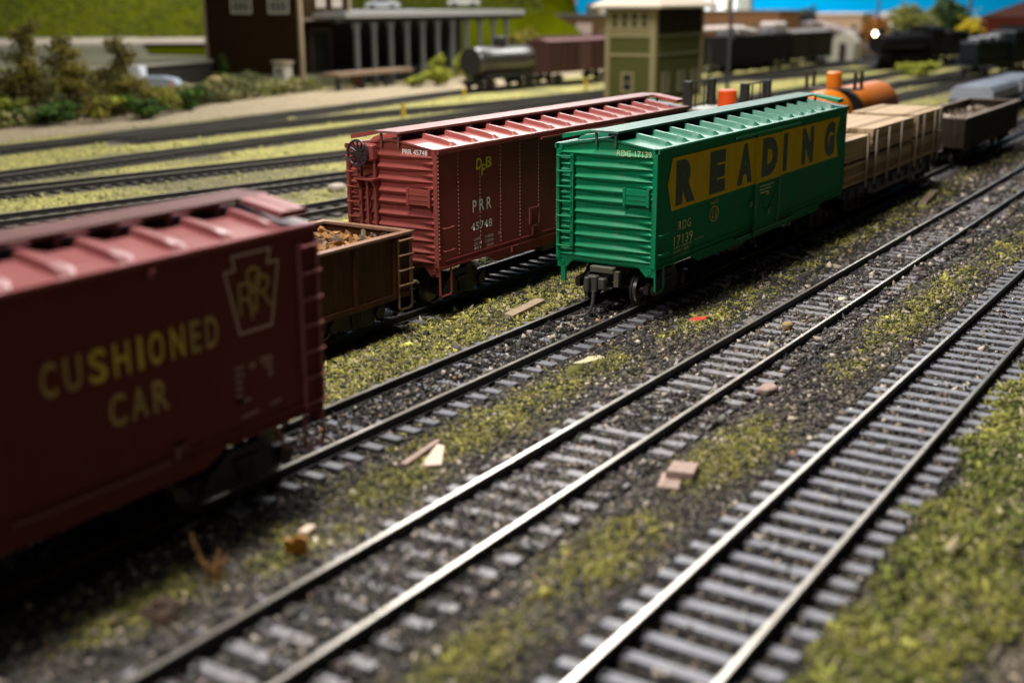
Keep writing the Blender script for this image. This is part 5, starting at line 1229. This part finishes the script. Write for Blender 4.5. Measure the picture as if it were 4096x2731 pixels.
# ---- poles
def pole(label, x, y, h, lean, r=.17):
    q = thing('utility_pole', label, 'utility pole', (x, y, -.35), group='poles among the background tracks')
    MB().cyl((0, 0, 0), (lean, lean * .3, h), r, r * .75, n=10).build('shaft', mat('dark pole wood', (.05, .047, .05), .8), q, smooth=True)
    if h > 5: MB().box(lean * .9 - .1, lean * .9 + .1, lean * .27 - 1.2, lean * .27 + 1.2, h - 1.0, h - .8).build('cross_arm', mat('dark pole wood', (.05, .047, .05), .8), q)
pole('tall grey leaning pole right of the signal tower', 72.5, 27.2, 11.5, 1.6)
pole('short tan post at the right side of the signal tower', 77.2, 31.0, 4.4, .1)
pole('dark pole against the blue backdrop left of the rusty orange tree', 169, 42.8, 13, .3, .24)
pole('dark pole against the blue backdrop above the orange brown building', 176, 66.8, 15, .2, .24)
pole('bluish pole against the backdrop right of the dark green tree', 190, 33.6, 14, .1, .35)

# ---- background rolling stock
def simple_truck(r, x):
    bogie(r, x)
tk = thing('tank_car', 'small black model tank car with a dusty pale top near the shed', 'tank car', (66.3, 50.3, 0), rz=-.10, group='background freight cars')
tank_car(tk, 9.4, 1.35, 2.45, M_silver, M_silver, M_blk, plat=False, dome_h=4.7, dr=.6)
MB().box(1.0, 8.4, -1.6, -1.3, 1.05, 1.3).build('side_sill', M_blk, tk)
MB().lathe((0, 0, 2.45), 'x', [(.30, .02), (.305, 1.0), (.31, 1.30), (.36, 1.30), (.35, .02)], 24).build('end_cap', M_blk, tk)
bb = thing('boxcar', 'small brownish red boxcar with a lighter door beside the signal tower', 'boxcar', (76.6, 49.2, 0), rz=-.10, group='background freight cars')
M_bred = mat('faded brownish red', (.055, .017, .012), .75, var=.15); M_bred2 = mat('lighter rose door', (.10, .038, .032), .75, var=.15)
MB().box(0, 12.4, -1.45, 1.45, 1.0, 4.05).build('body', M_bred, bb)
MB().prism([(-1.5, 4.06), (1.5, 4.06), (0, 4.42)], 'x', -.05, 12.45).box(-.05, 12.45, -.3, .3, 4.44, 4.5).build('roof', mat('rosy boxcar roof', (.14, .06, .055), .45), bb)
MB().box(5.3, 7.2, -1.53, -1.45, 1.05, 3.9).build('door', M_bred2, bb)
for x in (1.0, 2.2, 3.4, 4.6, 8.0, 9.2, 10.4, 11.6): MB().box(x - .05, x + .05, -1.52, -1.452, 1.05, 3.98).build('side_rib', M_bred, bb)
bogie(bb, 2.0); bogie(bb, 10.4); coupler(bb, 0, -1, hose=False)
# black hopper with pale load, and the car behind it
hp = thing('hopper_car', 'black model hopper car heaped with pale and dark lumps', 'hopper car', (97.5, 39.4, 0), rz=-.075, group='background freight cars')
M_hop = mat('sooty black hopper', (.009, .008, .007), .7, spec=.15, var=.4, scale=2)
hb = MB().box(0, 16.5, -1.5, 1.5, 1.0, 4.1)
for x0 in (4.2, 7.2, 10.2): hb.prism([(x0, 1.0), (x0 + 2.6, 1.0), (x0 + 1.8, .25), (x0 + .8, .25)], 'y', -1.35, 1.35)
for k in range(12): hb.box(.6 + k * 1.38, .75 + k * 1.38, -1.6, -1.5, 1.0, 4.1)
hb.build('body', M_hop, hp); bogie(hp, 2.2); bogie(hp, 14.3)
ld = MB()
for k in range(30): ld.lathe((.8 + rr.uniform(0, 14.8), rr.uniform(-1, 1), 4.0), 'z', [(-.2, .8), (.3, .6), (.6 + rr.uniform(0, .4), .15)], 7)
tag(ld.build('coal_load', mat('coal lumps', (.03, .03, .03), .6, var=.5), None), 'black coal heaped in the hopper car', 'coal load', kind='stuff'); bpy.data.objects['coal_load'].location = hp.location; bpy.data.objects['coal_load'].rotation_euler = hp.rotation_euler
M_pb = mat('pale lump', (.50, .44, .40), .7, var=.15)
for (x, y, z, sx, sy, sz, lab) in ((104.5, 39.2, 4.5, 1.8, 1.0, .45, 'long pale slab lying on the coal in the black hopper'), (112.2, 38.4, 4.7, 1.3, 1.1, .75, 'squarish pale block lying on the coal in the black hopper')):
    o = MB().box(-sx, sx, -sy, sy, -.6, sz, ch=.25).build('pale_block', M_pb, None, loc=(x, y, z)); o.rotation_euler = (0, .12 if sx > 1.5 else 0, -.3); tag(o, lab, 'block')
bk = thing('boxcar', 'blackish boxcar coupled behind the black hopper car', 'boxcar', (115.0, 38.2, 0), rz=-.05, group='background freight cars')
MB().box(0, 12.5, -1.45, 1.45, 1.0, 4.1).build('body', mat('blackish olive car', (.014, .013, .008), .75, spec=.15, var=.3), bk)
MB().prism([(-1.5, 4.11), (1.5, 4.11), (0, 4.5)], 'x', -.05, 12.55).build('roof', mat('grey car roof', (.12, .11, .10), .7), bk)
MB().box(5.2, 7.2, -1.53, -1.45, 1.05, 3.9).build('door', M_hop, bk); bogie(bk, 2); bogie(bk, 10.5)
oc = thing('boxcar', 'orange boxcar with a pinkish white roof behind the signal tower', 'boxcar', (105.5, 46.4, 0), rz=-.1, group='background freight cars')
MB().box(0, 12, -1.45, 1.45, 1.0, 4.1).build('body', mat('dusty orange car', (.36, .15, .05), .7), oc)
MB().box(-.05, 12.05, -1.5, 1.5, 4.11, 4.9, ch=.3).build('roof', mat('pinkish white roof', (.60, .48, .42), .5), oc); bogie(oc, 2); bogie(oc, 10)
# steam engine with lit headlight
M_eng = mat('black engine paint', (.007, .007, .008), .45, spec=.25, var=.3, scale=2)
en = thing('steam_engine', 'black model steam engine with its round headlight lit', 'steam engine', (121.2, 28.9, 0), rz=-.33)
MB().lathe((0, 0, 2.75), 'x', [(.2, .3), (.22, 1.05), (.4, 1.12), (9.5, 1.25)], 24).build('boiler', M_eng, en, smooth=True)
MB().lathe((1.4, 0, 0), 'z', [(3.7, .38), (4.5, .34), (4.55, .42), (4.6, .3)], 14).build('smokestack', M_eng, en, smooth=True)
for x, h in ((4.0, 4.45), (6.6, 4.35)): MB().lathe((x, 0, 0), 'z', [(3.7, .5), (h - .2, .48), (h, .2)], 14).build('steam_dome', M_eng, en, smooth=True)
MB().box(9.5, 12.4, -1.5, 1.5, 1.3, 4.3).prism([(-1.6, 4.31), (1.6, 4.31), (.8, 4.75), (-.8, 4.75)], 'x', 9.3, 12.7).build('cab', M_eng, en)
MB().box(-.6, 12.4, -1.45, 1.45, 1.05, 1.25).box(.0, 1.5, -1.35, -.6, .6, 1.6).build('running_board', M_eng, en)
MB().prism([(-1.6, .15), (-.6, .15), (-.6, 1.05), (-.9, 1.05)], 'y', -1.3, 1.3).build('pilot', M_eng, en)
for x, r in ((.9, .42), (2.3, .42), (4.4, .8), (6.2, .8), (8.0, .8), (10.2, .5), (11.5, .5)):
    MB().cyl((x, -.86, r), (x, .86, r), r, n=20).build('wheel', M_eng, en, smooth=True)
MB().box(4.2, 8.2, -1.05, -.92, .7, .85).build('side_rod', M_wheel, en)
hl = MB().lathe((0, 0, 3.95), 'x', [(-.1, .34), (.5, .34), (.52, .1)], 16).build('headlight', M_eng, en, smooth=True)
MB().lathe((0, 0, 3.95), 'x', [(-.13, .30), (-.105, .31)], 16).build('lamp_lens', mat('lit headlight lens', (1, .8, .5), .3, emit=(1, .80, .50, 14)), hl)
td = thing('tender', 'black coal tender behind the lit engine', 'tender', (134.2, 24.5, 0), rz=-.33)
MB().box(0, 8.5, -1.45, 1.45, 1.0, 3.5).build('body', M_eng, td); MB().box(.4, 5.0, -1.2, 1.2, 3.5, 4.1, ch=.3).build('coal_bunker', M_hop, td); bogie(td, 1.6); bogie(td, 6.9)
# bluish switcher at right
M_sw = mat('bluish black switcher', (.006, .011, .015), .45, spec=.25, var=.3, scale=2)
sw = thing('switcher', 'bluish black model switcher engine with grey roof gear at the right edge', 'switcher engine', (108.3, 15.4, 0), rz=-.22)
MB().box(0, 14.5, -1.45, 1.45, 1.0, 1.4).build('frame', M_sw, sw)
MB().box(.6, 8.6, -1.05, 1.05, 1.4, 3.55, ch=.12).build('hood', M_sw, sw)
MB().box(8.6, 12.2, -1.45, 1.45, 1.4, 4.5, ch=.1).build('cab', M_sw, sw)
for k in range(3): MB().box(1.6 + 2.3 * k, 3.0 + 2.3 * k, -.7, .7, 3.55, 3.95 + .12 * k, ch=.12).build('roof_vent', mat('grey roof gear', (.22, .24, .26), .5), sw)
for s in (-1, 1):
    MB().tube([(.1, s * 1.35, 1.4), (.1, s * 1.35, 2.5), (8.5, s * 1.35, 2.5)], .04, 6).build('hand_rail', M_sw, sw)
bogie(sw, 2.6); bogie(sw, 11.6); coupler(sw, 0, -1, hose=False)
# ---- vehicles
def car(name, label, loc, rz, m, L=4.2, wheels=True, g=None):
    r = thing(name, label, 'car', loc, rz, g)
    MB().prism([(0, .35), (L, .35), (L, .85), (L * .82, .98), (L * .68, 1.42), (L * .32, 1.45), (L * .18, .98), (0, .82)], 'y', -.85, .85).build('body', m, r)
    MB().prism([(L * .66, 1.36), (L * .34, 1.38), (L * .22, 1.0), (L * .79, 1.0)], 'y', -.87, -.851).build('window', M_glass, r)
    for x in (L * .2, L * .8):
        for s in (-1, 1): MB().cyl((x, s * .72, .34), (x, s * .9, .34), .34, n=14).build('wheel', M_blk, r)
    return r
car('parked_car', 'pale rounded car parked above the shed roof', (93.6, 84.6, 6.95), -1.0, mat('pale grey car paint', (.50, .52, .54), .35), g='cars on the road behind the shed')
car('parked_car', 'white car parked above the far end of the shed roof', (107.5, 82.0, 7.2), -1.0, mat('white car paint', (.65, .65, .64), .35), g='cars on the road behind the shed')
tr_ = thing('pickup_truck', 'pale blue model pickup truck with a pink tail lamp beside the shrubs', 'pickup truck', (46.6, 73.4, -.3), -1.02)
M_pb2 = mat('pale blue truck paint', (.34, .39, .46), .45, var=.08)
MB().prism([(0, .45), (4.4, .45), (4.4, 1.25), (4.0, 1.65), (3.0, 1.85), (1.3, 1.85), (1.25, 1.5), (0, 1.5)], 'y', -.95, .95).build('body', M_pb2, tr_)
MB().box(.05, 1.2, -.9, .9, 1.5, 2.75, ch=.12).build('cab', mat('whitish cab', (.60, .62, .66), .5), tr_)
MB().lathe((3.95, -.98, 1.25), 'y', [(-.04, .24), (.06, .24)], 14).build('tail_lamp', mat('pink lamp', (.75, .33, .33), .4), tr_)
for x in (.9, 3.4):
    for s in (-1, 1): MB().cyl((x, s * .8, .42), (x, s * 1.0, .42), .42, n=14).build('wheel', M_blk, tr_)
tt_ = thing('timber_trough', 'tan timber trough with a raised right end beside the pale blue truck', 'trough', (49.6, 70.4, -.3), -1.02)
MB().box(0, 3.6, -.6, .6, .55, 1.05).build('trough', mat('tan timber', (.44, .33, .22), .7, var=.15), tt_); MB().box(2.7, 3.6, -.5, .5, 1.05, 1.75, ch=.08).build('end_board', mat('ochre timber', (.42, .29, .11), .7), tt_)
for x in (.3, 3.3): MB().box(x - .1, x + .1, -.5, .5, 0, .55).build('leg', mat('tan timber', (.44, .33, .22), .7), tt_)

# ================================================================== light: ceiling lamps of the hall, plus added lamps for roof sheen and car sides
W = bpy.data.worlds.new('World'); SC.world = W; W.use_nodes = True
W.node_tree.nodes['Background'].inputs['Color'].default_value = (1.0, .93, .85, 1); W.node_tree.nodes['Background'].inputs['Strength'].default_value = AMB
def lamp(name, loc, target, power, sx, sy, col=(1, .97, .925)):
    d = bpy.data.lights.new(name, 'AREA'); d.shape = 'RECTANGLE'; d.size = sx; d.size_y = sy; d.energy = power; d.color = col
    o = bpy.data.objects.new(name, d); COL.objects.link(o); o.location = loc
    o.rotation_euler = (Vector(target) - Vector(loc)).to_track_quat('-Z', 'Y').to_euler(); return o
LAMPS()
SC.view_settings.view_transform = 'Standard'; SC.view_settings.look = 'None'; SC.view_settings.gamma = 1; SC.view_settings.exposure = 0; SC.view_settings.use_curve_mapping = False
SC.render.engine = 'CYCLES'; SC.cycles.max_bounces = 4; SC.cycles.diffuse_bounces = 1; SC.cycles.glossy_bounces = 2; SC.cycles.sample_clamp_indirect = 4
SC.cycles.use_denoising = True
